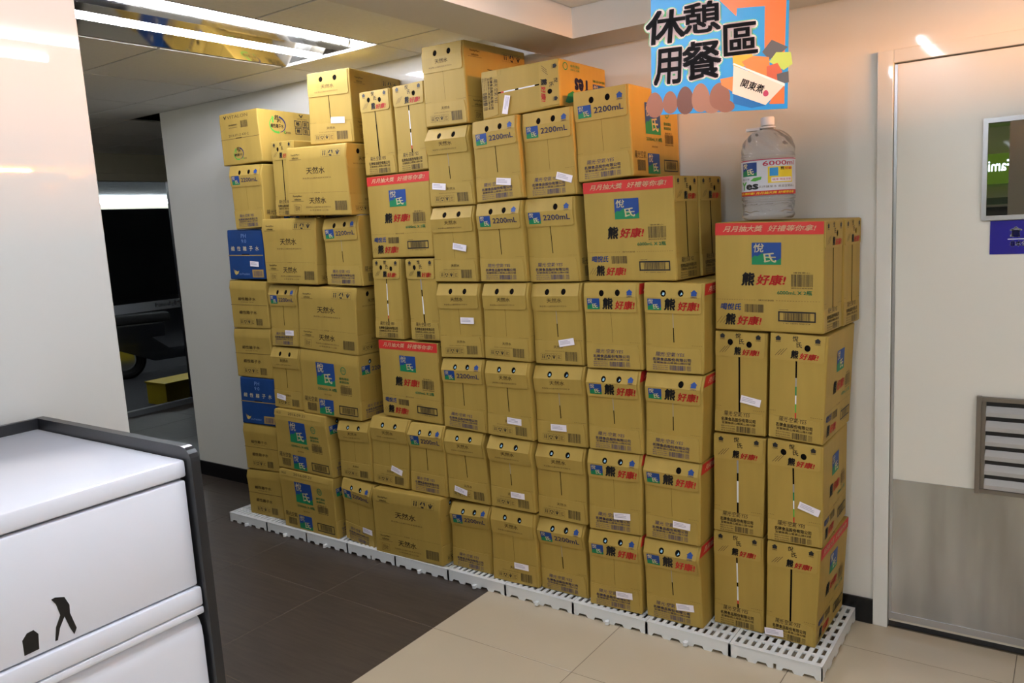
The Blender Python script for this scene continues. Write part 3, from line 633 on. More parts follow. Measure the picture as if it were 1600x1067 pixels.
# name, type, x, y, yaw, depth, back shift, lower-left lower-right upper-right upper-left (along face, height), sticker
BOXES = [
('1a','C',-0.822,2.515,0,0.338,0.006,(0.0,0.052,0.161,0.047,0.181,0.389,0.009,0.39),(0.034, 0.071, 5)),
('1b','C',-0.813,2.515,0,0.338,-0.006,(0.0,0.392,0.175,0.394,0.179,0.7274,0.004,0.7374),(0.136, 0.521, -17)),
('1c','C',-0.806,2.515,0,0.338,0.002,(0.0,0.744,0.17,0.732,0.187,1.076,0.01,1.086),None),
('2a','C',-1.005,2.523,0,0.338,0,(0.0,0.049,0.174,0.05,0.177,0.389,0.004,0.389),None),
('2b','C',-1,2.523,0,0.338,0,(0.0,0.39,0.17,0.391,0.184,0.732,0.007,0.735),None),
('2c','C',-0.99,2.523,0,0.338,0,(0.0,0.7406,0.173,0.7386,0.184,1.081,0.01,1.086),(0.128, 0.856, -10)),
('bb1','B',-0.975,2.51,0,0.172,0.012,(0.0,1.091,0.342,1.084,0.346,1.427,0.006,1.437),None),
('3a','P',-1.23,2.455,0,0.385,0,(0.0,0.048,0.211,0.049,0.206,0.346,-0.005,0.341),(0.147, 0.115, 6)),
('3b','P',-1.225,2.455,0,0.385,0,(0.0,0.346,0.202,0.348,0.214,0.64,0.003,0.645),(0.141, 0.414, -2)),
('3c','P',-1.214,2.455,0,0.385,0,(0.0,0.648,0.203,0.642,0.221,0.942,0.009,0.943),None),
('3d','P',-1.203,2.455,0,0.385,0,(0.0,0.946,0.208,0.946,0.217,1.246,0.002,1.251),None),
('bb2','B',-1.422,2.47,0,0.172,0.012,(0.0,1.256,0.335,1.254,0.331,1.597,-0.008,1.598),None),
('3f','A',-1.445,2.47,0,0.385,0,(0.0005,1.599,0.213,1.607,0.206,1.907,-0.0075,1.906),None),
('4a','P',-1.459,2.443,0,0.385,0,(0.0,0.046,0.214,0.052,0.22,0.348,0.008,0.34),(0.149, 0.111, 3)),
('4b','P',-1.447,2.443,0,0.385,0,(0.0,0.344,0.212,0.351,0.223,0.649,0.006,0.646),(0.141, 0.412, 3)),
('4c','P',-1.432,2.443,0,0.385,0,(0.0,0.65,0.214,0.651,0.212,0.947,0.001,0.945),None),
('4d','P',-1.428,2.443,0,0.385,0,(0.0,0.947,0.219,0.951,0.214,1.25,0.0,1.251),None),
('5a','A',-1.687,2.461,0,0.385,0,(0.0,0.049,0.212,0.049,0.207,0.343,-0.002,0.338),None),
('5b','N',-1.685,2.461,0,0.385,0,(0.0009,0.345,0.219,0.343,0.223,0.638,0.0069,0.636),None),
('5c','N',-1.67,2.461,0,0.385,0,(0.0,0.64,0.221,0.643,0.22,0.947,-0.001,0.939),(0.1, 0.709, 0)),
('5d','N',-1.66,2.461,0,0.385,0,(0.001,0.948,0.211,0.95,0.212,1.251,-0.002,1.248),(0.142, 1.033, 9)),
('5e','A',-1.667,2.461,0,0.385,0,(0.004,1.253,0.219,1.254,0.208,1.556,-0.005,1.557),None),
('5f','A',-1.666,2.461,0,0.385,0,(0.0061,1.558,0.2185,1.561,0.2135,1.8622,0.0041,1.8592),(0.17, 1.622, -17)),
('bx','X',-1.837,2.46,0,0.335,-0.002,(0.0,1.8564,0.339,1.8674,0.341,2.027,0.002,2.03),(0.112, 1.901, -104)),
('6a','N',-1.911,2.442,0,0.385,0,(0.0,0.046,0.222,0.051,0.221,0.35,0.009,0.352),(0.147, 0.127, 0)),
('6b','N',-1.896,2.442,0,0.385,0,(0.0,0.358,0.2111,0.359,0.2081,0.643,0.001,0.647),(0.133, 0.421, 0)),
('6c','N',-1.892,2.442,0,0.385,0,(0.0,0.654,0.217,0.648,0.214,0.953,0.008,0.949),(0.134, 0.72, -2)),
('6d','N',-1.883,2.442,0,0.385,0,(0.0,0.959,0.215,0.954,0.22,1.253,0.01,1.251),None),
('6e','A',-1.88,2.442,0,0.385,0,(0.0,1.258,0.214,1.256,0.207,1.556,-0.001,1.554),None),
('6f','A',-1.875,2.442,0,0.385,0,(0.0,1.556,0.2139,1.563,0.2029,1.8594,-0.001,1.8544),(0.129, 1.626, -8)),
('7a','A',-2.138,2.459,0,0.385,0,(0.0,0.049,0.21,0.049,0.219,0.343,0.011,0.331),None),
('7b','N',-2.135,2.459,0,0.385,0,(0.003,0.349,0.22,0.348,0.206,0.648,0.002,0.644),(0.07, 0.391, -12)),
('7c','A',-2.13,2.459,0,0.385,0,(0.0,0.658,0.222,0.649,0.225,0.949,0.01,0.945),None),
('7d','N',-2.121,2.459,0,0.385,0,(0.0,0.948,0.219,0.956,0.219,1.25,0.003,1.251),(0.15, 1.103, -1)),
('7e','N',-2.124,2.459,0,0.385,0,(0.0,1.258,0.218,1.256,0.218,1.5511,0.004,1.5511),(0.139, 1.393, -10)),
('7f','N',-2.121,2.459,0,0.385,0,(0.0,1.5559,0.224,1.5519,0.213,1.853,0.003,1.856),(0.053, 1.631, -6)),
('7g','N',-2.115,2.459,0,0.385,0.014,(0.0,1.862,0.211,1.857,0.208,2.16,0.002,2.164),None),
('8f1','C',-2.476,2.47,0,0.338,0,(0.0,1.705,0.179,1.703,0.17,2.043,-0.002,2.046),None),
('8f2','C',-2.289,2.47,0,0.338,0,(0.0,1.702,0.165,1.705,0.17,2.045,-0.001,2.044),None),
('bb3','B',-2.478,2.47,0,0.172,0,(0.0,1.36,0.343,1.359,0.351,1.699,0.001,1.7),None),
('8d1','C',-2.498,2.47,0,0.338,0,(0.0,1.013,0.166,1.012,0.18,1.353,0.019,1.356),None),
('8d2','C',-2.286,2.47,0,0.338,0,(0.0,1.014,0.161,1.013,0.157,1.351,-0.005,1.352),None),
('bb4','B',-2.49,2.47,0,0.172,0,(0.0,0.67,0.338,0.658,0.339,1.002,0.005,1.008),None),
('8b1','N',-2.569,2.455,0,0.385,0,(0.0,0.3533,0.209,0.3493,0.241,0.661,0.013,0.662),(0.158, 0.431, -14)),
('8b2','A',-2.342,2.455,0,0.385,0,(0.0,0.3508,0.203,0.3488,0.208,0.655,0.014,0.654),None),
('8a','W',-2.553,2.417,0,0.21,0,(0.0,0.045,0.394,0.052,0.398,0.3479,0.005,0.3409),None),
('9a','A',-2.768,2.44,0,0.385,0,(0.0,0.059,0.19,0.034,0.198,0.3378,0.004,0.3538),(0.151, 0.125, 0)),
('9b','N',-2.775,2.45,0,0.385,0,(0.0,0.3552,0.201,0.3552,0.214,0.6306,0.007,0.6226),None),
('9c','S',-2.994,2.445,0,0.21,0,(0.0,0.6411,0.389,0.6341,0.399,0.932,0.013,0.951),None),
('9d','W',-2.98,2.445,0,0.21,0,(0.0,0.953,0.386,0.933,0.407,1.234,0.031,1.242),None),
('9e1','W',-3.169,2.44,0,0.21,0,(0.0052,1.258,0.359,1.249,0.384,1.548,0.0092,1.56),None),
('9e2','A',-2.752,2.45,0,0.385,0,(0.0,1.248,0.224,1.241,0.227,1.5455,0.007,1.5395),None),
('9f','W',-2.922,2.41,0,0.21,0,(0.0,1.5655,0.399,1.5465,0.397,1.845,0.022,1.859),None),
('9fl','C',-3.106,2.49,0,0.338,0,(0.0,1.569,0.146,1.563,0.164,1.904,0.01,1.91),None),
('9g','N',-2.769,2.44,0.21,0.385,0.018,(0.0,1.861,0.227,1.854,0.23,2.16,0.013,2.16),(0.156, 1.953, -3)),
('10a','S',-3.193,2.427,0,0.21,0,(0.0,0.05,0.381,0.047,0.373,0.338,-0.007,0.344),None),
('10b','S',-3.209,2.435,0,0.21,0,(0.0,0.349,0.392,0.34,0.369,0.636,0.008,0.645),None),
('10c','N',-3.221,2.46,0,0.385,0,(0.0014,0.6463,0.211,0.6443,0.221,0.945,0.0154,0.948),(0.064, 0.701, -7)),
('10d','A',-3.194,2.46,0,0.385,0,(0.0,0.953,0.196,0.953,0.221,1.244,0.016,1.249),(0.146, 1.02, 0)),
('11a','K',-3.523,2.469,0,0.35,0,(0.0,0.046,0.272,0.052,0.271,0.299,-0.002,0.284),None),
('11b','K',-3.514,2.469,0,0.35,0,(0.0,0.291,0.261,0.303,0.271,0.5345,-0.001,0.5335),None),
('11c','U',-3.511,2.469,0,0.35,0,(0.0,0.5345,0.2676,0.5395,0.2966,0.7805,0.015,0.7785),None),
('11d','K',-3.509,2.469,0,0.35,0,(0.0,0.7805,0.286,0.7815,0.29,1.0305,0.003,1.0275),None),
('11e','K',-3.5,2.469,0,0.35,0,(0.0,1.0305,0.284,1.0315,0.287,1.263,0.0,1.273),None),
('11f','U',-3.483,2.469,0,0.35,0,(0.0,1.277,0.273,1.274,0.275,1.512,0.01,1.521),(0.208, 1.351, -3)),
('11g','A',-3.38,2.46,0,0.385,0,(0.0,1.52,0.2168,1.522,0.2358,1.815,-0.007,1.825),None),
('11h','V',-3.44,2.469,0,0.35,-0.03,(0.0,1.829,0.298,1.826,0.29,2.07,0.002,2.072),None),
]
ORD = ['', 'lowest', 'second up', 'third up', 'fourth up', 'fifth up', 'sixth up', 'topmost']
NTH = {1: 'rightmost', 2: 'second', 3: 'third', 4: 'fourth', 5: 'fifth', 6: 'sixth', 7: 'seventh'}
LOOK = dict(A='kraft carton end printed 2200mL', N='plain natural-water carton end', P='red-promo carton end with square logo', C='tall narrow kraft carton with claw-mark flap')
LAB = {
 'bb1': 'wide red-banner carton directly under the clear water bottle', 'bb2': 'wide red-banner carton just left of the carton under the water bottle',
 '3f': 'kraft 2200mL carton on top, partly behind the blue poster', 'bx': 'narrow carton lying on its side on top, lettering turned sideways',
 '7g': 'natural-water carton touching the ceiling bulkhead, topmost with orange-lit side',
 '8f1': 'left of two narrow claw-mark cartons standing on the upper red-banner carton', '8f2': 'right of two narrow claw-mark cartons standing on the upper red-banner carton',
 'bb3': 'upper of two red-banner cartons in the middle of the pile, eighth from the door', '8d1': 'left of two narrow claw-mark cartons between two red-banner cartons',
 '8d2': 'right of two narrow claw-mark cartons between two red-banner cartons', 'bb4': 'lower of two red-banner cartons in the middle of the pile, eighth from the door',
 '8b1': 'natural-water carton end under the lower red-banner carton, its left half', '8b2': '2200mL carton end under the lower red-banner carton, its right half',
 '8a': 'wide natural-water carton resting on the pallets, long side forward', '9a': '2200mL carton end on the pallets, left of the wide natural-water carton',
 '9b': 'shadowed natural-water carton end just below the wide mountain-logo carton', '9c': 'highest of three wide cartons with a large square mountain logo',
 '9d': 'wide natural-water carton directly above the highest mountain-logo carton', '9e1': 'wide natural-water carton right of the upper blue carton',
 '9e2': '2200mL carton end right of a wide natural-water carton, left of red-banner carton', '9f': 'wide natural-water carton under the tall top-left natural-water carton, long side forward',
 '9fl': 'narrow claw-mark carton half hidden behind a wide natural-water carton, upper left', '9g': 'natural-water carton end with white sticker, topmost, turned toward the right, nearest the lamp',
 '10a': 'lowest wide carton with a mountain logo, standing on the pallets', '10b': 'middle wide carton with a mountain logo and stamped top strip',
 '10c': 'natural-water carton end left of the highest mountain-logo carton', '10d': '2200mL carton end with sticker, right of kraft alkaline-water cartons',
 '11a': 'kraft alkaline-water carton standing on the leftmost pallet', '11b': 'kraft alkaline-water carton just under the lower blue carton',
 '11c': 'lower blue carton in the leftmost stack', '11d': 'kraft alkaline-water carton just above the lower blue carton', '11e': 'kraft alkaline-water carton just below the upper blue carton',
 '11f': 'upper blue carton with white sticker in the leftmost stack', '11g': '2200mL carton end on the upper blue carton of the leftmost stack', '11h': 'topmost carton of the leftmost stack, green swoosh logo'}
ROWS = 'abcdefg'
CREASE = {'7f': .012, '7g': .003, '6e': .007, '5e': .006, '6f': .004, '5f': .004, '3f': .002, '7e': .009, '7d': .008, '6d': .008, '5d': .008, '4d': .004, '3d': .004, '7c': .008, '6c': .008, '5c': .009, '4c': .010, '3c': .010,
          '7b': .010, '6b': .012, '5b': .010, '4b': .008, '3b': .010, '7a': .012, '6a': .006, '5a': .014, '4a': .008, '3a': .012, '8b1': .010, '8b2': .012, '9a': .010, '9b': .008, '10c': .008, '10d': .008, '11g': .006, '9e2': .007, '9g': .001}
SLIT = {'7g': 1, '7f': 2, '7e': 1, '7d': 1, '7c': 3, '7b': 3, '7a': 0, '6f': 3, '6e': 3, '6d': 1, '6c': 3, '6b': 2, '6a': 1, '5f': 1, '5e': 3, '5d': 2, '5c': 2, '5b': 3, '5a': 2, '4d': 1, '4c': 2, '4b': 1, '4a': 1, '3d': 2, '3c': 2, '3b': 1, '3a': 2, '3f': 1,
        '2a': 4, '2b': 8, '2c': 6, '1a': 6, '1b': 5, '1c': 5, '8f1': 7, '8f2': 4, '8d1': 4, '8d2': 8, '8b1': 1, '8b2': 3, '9a': 1, '9b': 1, '9g': 3, '9e2': 2, '10c': 3, '10d': 3, '11g': 1, '9fl': 6}
HOLES = {'2a': 0, '2b': 0, '1a': 0, '1c': 2, '8f2': 2, '8d2': 1, '3b': 2, '3c': 2, '5e': 2, '9fl': 1}
def right_parts(n, t):
    """print and flaps on the +x face, where the photograph shows it"""
    if n in ('1a',): return wide_template('B'), DIM['B']
    if n in ('1b', '1c'): return wide_template('Bn'), DIM['B']
    if t == 'P': return wide_template('Pb'), DIM['S']
    if n in ('7g', '9g', '5d', '6d', '7e', '7f'): return wide_template('W'), DIM['W']
    if n in ('3f', '9e2', '5e', '5f', '11g'): return wide_template('S'), DIM['S']
    if t == 'B' or n == 'tw': return end_template('C', 2, 6, False), DIM['C']
    if t == 'W': return end_template('N', 3, 1, n == '8a'), DIM['N']
    if t == 'S': return end_template('A', 1, 1, n != '9d'), DIM['A']
    if t == 'V': return wide_template('Vs'), (35., 24.3)
    if t == 'X': return wide_template('Yes'), (30., 17.2)
    return None, None
def build_carton(n, t, ax, y, th, d, dx, q, st, label, group):
    rnd = random.Random(n)
    b = Carton(t, ax, y, th, d, dx, q, CREASE.get(n, .004 if t in 'WSK' else .001), bow=0., skew=rnd.uniform(-.5, .5))
    root = empty('water_carton', tuple(b.base), label, 'carton', group)
    bo = link('body', b.body('blue_board' if t == 'U' else 'kraft'), root)
    if t in 'APNC':
        T = end_template(t, HOLES.get(n, 3), SLIT.get(n, 1), n in ('3a', '4a', '5a', '6a', '7a', '4b', '5b', '6b', '7b', '4c', '5c', '6c', '7c', '8b1', '8b2', '9a', '9b', '3d'))
    elif t == 'X': T = rotate_cw(end_template('C', 2, 4, False), *DIM['C'])
    elif n in ('10a', '10b'): T = wide_template('Sd')
    else: T = wide_template(t)
    for nm, p in T:
        if n == 'tw': break
        link(nm, b.front(p), root)
    T, wh = right_parts(n, t)
    if T:
        for nm, p in T:
            link(nm, b.right(p, *wh), root)
    # top closing seam with tape
    s = Sheet(10, 10); s.rect(.012, .492, .988, .508, 'ink_brown', .4); link('top_seam', b.top(s.done(), 10, 10), root)
    if st:
        s = Sheet(b.Wc, b.Hc); A = b.Q
        # sticker centre along the face -> sheet coordinates
        u = (st[0]-(A[0, 0]+A[3, 0])/2)/((A[1, 0]+A[2, 0]-A[0, 0]-A[3, 0])/2); v = (st[1]-(A[0, 1]+A[1, 1])/2)/((A[3, 1]+A[2, 1]-A[0, 1]-A[1, 1])/2)
        cx_, cy_ = u*b.Wc, v*b.Hc; an = math.radians(st[2]); w2, h2 = 3.3, 1.25
        R = lambda px, py: (cx_+px*math.cos(an)-py*math.sin(an), cy_+px*math.sin(an)+py*math.cos(an))
        s.fan([R(-w2, -h2), R(w2, -h2), R(w2, h2), R(-w2, h2)], 'paper', 4.6)
        for k in range(3): s.fan([R(-w2*.85, .55-.5*k), R(w2*(.5 if k else .2), .55-.5*k), R(w2*(.5 if k else .2), .72-.5*k), R(-w2*.85, .72-.5*k)], 'paper_ink', 4.9)
        link('sticker', b.front(s.done(LV)), root)
    return root, b
CART = {}
for n, t, ax, y, th, d, dx, q, st in BOXES:
    if n in LAB: lb = LAB[n]
    else:
        c = int(''.join(k for k in n if k.isdigit())); r = ROWS.index(n[-1])+1
        top = {1: 3, 2: 3, 3: 4, 4: 4, 5: 6, 6: 6, 7: 7}[c]
        lb = LOOK[t]+', '+ORD[r]+' in the '+NTH[c]+' stack'+(' from the door' if c > 1 else ' beside the door')
    grp = {'A': '2200mL cartons', 'N': 'natural-water cartons', 'W': 'natural-water cartons', 'P': 'promo cartons', 'C': 'tall narrow cartons', 'X': 'tall narrow cartons', 'B': 'red-banner cartons', 'S': 'mountain-logo cartons', 'K': 'alkaline-water cartons', 'U': 'blue cartons', 'V': 'alkaline-water cartons'}[t]
    CART[n] = build_carton(n, t, ax, y, th, d, dx, q, st, lb, grp)
    if n in ('bb1', 'bb2'):        # a second carton of the same kind stands right behind, only its end shows
        lb2 = {'bb1': 'narrow end of the carton behind the red-banner carton under the water bottle', 'bb2': 'narrow end of the carton behind the red-banner carton left of the bottle'}[n]
        q2 = [v for v in q]
        _, bb = build_carton('tw', 'B', ax+dx+.004, y+d+.004, th, d, dx, q2, None, lb2, 'red-banner cartons')

# ------------------------------------------------------------------ white plastic floor pallets
PD, PH = .447, .049
def pallet_deck(Wp):
    nx = 11; sx = .0125; px = (Wp-.008)/nx; ny = 8; bord = .012
    xe = [0.]; slot_x = []
    for i in range(nx):
        a = .004+i*px+(px-sx)/2; xe += [a, a+sx]; slot_x.append(len(xe)-2)
    xe.append(Wp)
    ye = [0.]; slot_y = []
    py = (PD-2*bord)/ny
    for j in range(ny):
        a = bord+j*py+.007; ye += [a, a+py-.014]; slot_y.append(len(ye)-2)
    ye.append(PD)
    bm = bmesh.new(); top, bot = {}, {}
    for i, x in enumerate(xe):
        for j, y in enumerate(ye):
            zt = PH; yy = y
            top[i, j] = bm.verts.new((x, yy, zt)); bot[i, j] = bm.verts.new((x, yy, PH-.005))
    solid = lambda i, j: 0 <= i < len(xe)-1 and 0 <= j < len(ye)-1 and not (i in slot_x and j in slot_y)
    for i in range(len(xe)-1):
        for j in range(len(ye)-1):
            if not solid(i, j): continue
            bm.faces.new((top[i, j], top[i+1, j], top[i+1, j+1], top[i, j+1])); bm.faces.new((bot[i, j], bot[i, j+1], bot[i+1, j+1], bot[i+1, j]))
            for di, dj, a, b in ((-1, 0, (i, j+1), (i, j)), (1, 0, (i+1, j), (i+1, j+1)), (0, -1, (i, j), (i+1, j)), (0, 1, (i+1, j+1), (i, j+1))):
                if not solid(i+di, j+dj): bm.faces.new((top[b], top[a], bot[a], bot[b]))
    bmesh.ops.recalc_face_normals(bm, faces=bm.faces)
    me = bpy.data.meshes.new('deck'); bm.to_mesh(me); bm.free(); me.materials.append(MATS['white_plastic']); return me
def skirt_pts(L, gap=False):
    """profile of a side skirt with feet: trapezoid notches along the bottom"""
    p = [(0, PH-.004), (0, 0)]
    ns = [(.02, .062), (.088, .128), (.172, .212), (.238, .28)] if L < .35 else [(.03, .08), (.115, .165), (.2, .25), (.285, .335), (.37, .42)]
    k = L/.30 if L < .35 else L/.447
    for i, (a, b) in enumerate(ns):
        a *= k; b *= k
        p += [(a, 0), (a+.006, .011), (b-.006, .011), (b, 0)]
        if gap and i == 1: c = L/2; p += [(c-.005, 0), (c-.005, .018), (c+.005, .018), (c+.005, 0)]
    return p+[(L, 0), (L, PH-.004)]
PX = [-3.634, -3.325, -3.025, -2.74, -2.436, -2.131, -1.834, -1.519, -1.215, -.911, -.611]
_pm = {}
where = ['under the leftmost stack of cartons', 'second from the left end of the row', 'third from the left end of the row', 'under the left end of the wide natural-water carton', 'under the right part of the wide natural-water carton',
         'under the seventh stack from the door', 'straddling the dark and beige floor', 'under the fifth stack from the door', 'under the third and fourth stacks', 'with its right half uncovered, second from the door']
for i, (a, b_) in enumerate(zip(PX, PX[1:])):
    Wp = b_-a-.002
    k = round(Wp, 3)
    gap = i in (3, 9)
    r = empty('floor_pallet', (a+.001, 2.413, 0), 'white slotted plastic floor pallet '+(where[i] if i < 9 else where[9]), 'pallet', 'white plastic pallets under the cartons')
    if i == 9: r['label'] = 'white slotted plastic floor pallet at the right end, nearest the door'
    link('deck', pallet_deck(Wp), r)
    MB().prism(skirt_pts(Wp, gap), 'y', 0, .004).prism([(0, PH-.004), (Wp, PH-.004), (Wp-.001, PH-.0002), (.001, PH-.0002)], 'y', .0005, .004).obj('front_skirt', 'white_plastic', r)
    MB().prism(skirt_pts(Wp), 'y', PD-.004, PD).obj('back_skirt', 'white_plastic', r)
    for nm, x in (('side_skirt', 0), ('side_skirt', Wp-.004)):
        MB().prism([(p, q) for p, q in skirt_pts(PD)], 'x', x, x+.004).obj(nm, 'white_plastic', r)
    for cx_ in (.08, .15, .22):
        for cy_ in (.1, .22, .34): pass
    if not gap:
        MB().tube((Wp/2, -.012, .004), (Wp/2, -.012, .017), .0085, n=12).box(Wp/2-.006, Wp/2+.006, -.01, .001, .004, .016).obj('connector_peg', 'white_plastic', r)

# ------------------------------------------------------------------ water bottle
bz = 1.4385
bt = empty('water_bottle', (-.842, 2.655, bz), 'clear six-litre water bottle with white cap, standing on a red-banner carton', 'bottle')
def bottle_r(z, a):
    R = .083
    if z < .012: r = R-.010+.010*math.sqrt(max(0, z/.012))
    elif z < .055: r = R-.004*math.sin((z-.012)/.043*math.pi)
    elif z < .062: r = R-.003
    elif z < .073: r = R+.001
    elif z < .192: r = R-.003-(.0012*math.cos((z-.073)/.017*2*math.pi))
    elif z < .203: r = R+.001
    elif z < .285:
        t = (z-.203)/.082; r = .021+(R-.021)*math.sqrt(max(0., 1-t*t)) if t < 1 else .021
    else: r = .019
    if .207 < z < .28:
        t = (z-.207)/.073; r *= 1+.055*math.sin(math.pi*t)*math.cos(12*(a+t*1.2))
    if .014 < z < .053: r += .0016*math.cos(10*a+(z-.014)*90)*math.sin((z-.014)/.039*math.pi)
    return r
N = 84; zz = sorted(set([0, .003, .007, .012]+[.012+.043*i/8 for i in range(9)]+[.0555, .058, .0615, .063, .068, .0725, .074]+[.074+.117*i/28 for i in range(29)]+[.193, .198, .2025]+[.203+.082*(1-(1-i/20)**1.6) for i in range(21)]+[.290, .297]))
V = []; F = []
for z in zz:
    for i in range(N): a = 2*math.pi*i/N; r_ = bottle_r(z, a); V.append((r_*math.cos(a), r_*math.sin(a), z+.0008))
for k in range(len(zz)-1):
    for i in range(N): F.append((k*N+i, k*N+(i+1) % N, (k+1)*N+(i+1) % N, (k+1)*N+i))
nb = len(V); V += [(0, 0, .0008), (0, 0, zz[-1]+.0008)]
F3 = [(nb, (i+1) % N, i, i) for i in range(N)]+[(nb+1, (len(zz)-1)*N+i, (len(zz)-1)*N+(i+1) % N, (len(zz)-1)*N+(i+1) % N) for i in range(N)]
me = bpy.data.meshes.new('body'); me.from_pydata(V, [], F+[f[:3] for f in F3]); me.materials.append(MATS['water'])  # white diffuse share of the water stands in for refracted light
for p in me.polygons: p.use_smooth = True
link('body', me, bt)
MB().lathe([(.0205, .2985), (.0212, .3), (.0212, .321), (.019, .3245)], 28).obj('cap', 'cap_white', bt, smooth=True)
MB().lathe([(.0235, .2895), (.025, .2905), (.025, .2945), (.0235, .2955)], 28).prism([(-.064, -.014), (-.02, -.016), (-.02, .016), (-.064, .014), (-.071, .0)], 'z', .2855, .2945).obj('carry_handle', 'cap_white', bt, smooth=True)
ls = Sheet(25., 11.2)
ls.rect(0, 0, 1, 1, 'label_film', 0.); ls.rect(0, .0, 1, .125, 'ink_red', .15); ls.rect(0, .975, 1, 1, 'seal_red', .15)
ls.text('悅氏·熊好康! 月月抽大獎 好禮等你拿', 0.016, 0.03, 0.856, 0.1, 'label_yellow', .3, bold=.015, shear=.2)
ls.logo(0.09, 0.55, 0.332, 0.93, .15); ls.text('6000ml', 0.405, 0.81, 0.856, 0.94, 'seal_red', .15, bold=.012)
ls.text('Y', 0.069, 0.17, 0.174, 0.4, 'ink_leaf', .15, bold=.03); ls.text('es', 0.163, 0.17, 0.353, 0.33, 'ink_black', .15, bold=.03)
ls.text('陽光空氣', 0.09, 0.44, 0.227, 0.5, 'ink_navy', .15); ls.poly([(0.237, .42), (0.289, .50), (0.394, .52), (0.384, .44), (0.31, .40)], 'ink_leaf', .15)
ls.rect(0.468, 0.33, 0.815, 0.78, 'label_yellow', .15); ls.text('熊', 0.625, 0.68, 0.678, 0.77, 'ink_black', .3, bold=.02); ls.text('好康!', 0.688, 0.68, 0.804, 0.76, 'ink_red', .3, bold=.02)
ls.rect(0.489, 0.52, 0.594, 0.75, 'poster_blue', .3); ls.rect(0.51, 0.36, 0.794, 0.48, 'paper', .3); ls.text('機車 現金 好禮', 0.521, 0.39, 0.783, 0.45, 'seal_red', .45)
ls.text('天然礦泉水 來自宜蘭員山', 0.353, 0.2, 0.856, 0.27, 'ink_brown', .15)
V, Fq, M, ms = ls.done()
# wrap round the bottle: refine long triangles first
bm = bmesh.new(); vs = [bm.verts.new(p) for p in V]
for f, k in zip(Fq, M):
    try: bm.faces.new([vs[i] for i in f]).material_index = int(k)
    except ValueError: pass
for x in np.arange(.6, 25, .6): bmesh.ops.bisect_plane(bm, geom=bm.verts[:]+bm.edges[:]+bm.faces[:], plane_co=(x, 0, 0), plane_no=(1, 0, 0), dist=1e-6)
face_dir = math.atan2(-2.655, .842)          # the label is turned to the room
for v in bm.verts:
    a = face_dir+math.radians(5)+(v.co.x-12.5)/100/.083; r_ = .0836+v.co.z/1000+.0004; v.co = (r_*math.cos(a), r_*math.sin(a), .077+v.co.y/100)
me = bpy.data.meshes.new('label'); bm.to_mesh(me); bm.free()
for k in ms: me.materials.append(MATS[k])
link('label_wrap', me, bt)

# ------------------------------------------------------------------ hanging poster
PO = Vector((-.9865*1, 2.1, 1.7463)); pyaw = math.radians(16.28)
po = empty('hanging_poster', tuple(PO), 'blue and orange poster with large black characters, hanging from the ceiling', 'poster', rz=pyaw)
PW, PT = 35.6, 44.0
MB().prism([(.0, .0), (PW/100, -.017), (.365, PT/100-.05), (.011, PT/100)], 'y', 0, .005).obj('board', 'poster_blue', po)
ps = Sheet(1, 1)
def pfan(pts, m, off): ps.add(*(lambda r: (r[0][:, :2], r[1]))(plate(pts, [], 0.)), m, off)
pfan([(18.5, 30.5), (18.5, 28.0), (23.0, 23.1), (23.2, 25.1), (30.2, 24.7), (30.0, 12.9), (35.0, 12.6), (35.9, 36), (12, 38)], 'poster_orange', .3)
pfan([(31.0, -.1), (34.8, -.4), (34.9, 4.2), (33.0, 3.9)], 'poster_orange', .3); pfan([(21.9, 3.4), (30.1, -.4), (26.5, -.7), (21.9, .9)], 'poster_shade', .3)
def ptext(ch, x0, y0, x1, y1, sh):
    for m, bo, off, e in (('poster_mint', .085, .5, .55), ('poster_white', .06, .8, .38), ('poster_black', .018, 1.1, 0.)):
        V, F = glyph(ch, bo, sh); ps.add(np.column_stack([x0-e+V[:, 0]*(x1-x0+2*e), y0-e+V[:, 1]*(y1-y0+2*e)]), F, m, off)
ptext('休', -.9, 18.4, 9.9, 27.2, .08); ptext('憩', 9.2, 20.0, 19.1, 28.0, .0); ptext('區', 19.6, 13.2, 28.4, 21.3, .0); ptext('用', .9, 7.6, 8.8, 17.2, .08); ptext('餐', 8.7, 8.0, 19.1, 18.1, .0)
def egg(x, y, a, b, m, off): pfan([(x+a*math.cos(t)*(1-.14*math.sin(t)), y+b*math.sin(t)) for t in [2*math.pi*i/22 for i in range(22)]], m, off)
for x, y, a, b, m in ((1.0, 2.6, 2.3, 3.4, 'egg'), (5.2, 2.9, 2.0, 3.0, 'egg'), (9.3, 3.0, 2.3, 3.7, 'egg_deep'), (13.4, 3.3, 2.4, 3.8, 'egg_lit'), (18.4, 3.2, 2.7, 3.5, 'egg'), (16.4, 1.0, 2.2, 2.1, 'egg_lit'), (20.0, .4, 2.2, 1.6, 'egg')):
    egg(x, y, a, b, m, .6+.12*x/5)
pfan([(18.6, 7.6), (22.0, 7.9), (22.2, 3.6), (20.6, 4.8), (18.9, 6.0)], 'food_orange', 1.3)
pfan([(29.4, 13.3), (31.8, 16.1), (35.8, 13.8), (34.4, 12.7), (31.1, 11.2)], 'food_grey', .6); pfan([(31.1, 10.6), (32.9, 12.8), (36.5, 12.4), (36.9, 9.4), (34.7, 8.1)], 'food_green', .8)
pfan([(21.9, 13.2), (26.8, 13.1), (27.8, 11.0), (23.5, 9.8), (22.0, 10.6)], 'food_yellow', .9); pfan([(24.2, 11.4), (27.2, 12.6), (31.1, 11.8), (31.4, 6.6), (26.0, 8.6)], 'food_orange', 1.0)
pfan([(30.5, 9.5), (33.2, 10.1), (34.4, 7.8), (32.6, 4.9), (30.5, 6.1)], 'food_red', 1.1); pfan([(33.0, 7.3), (35.9, 7.7), (36.0, 4.9), (33.2, 4.6)], 'food_grey', 1.2)
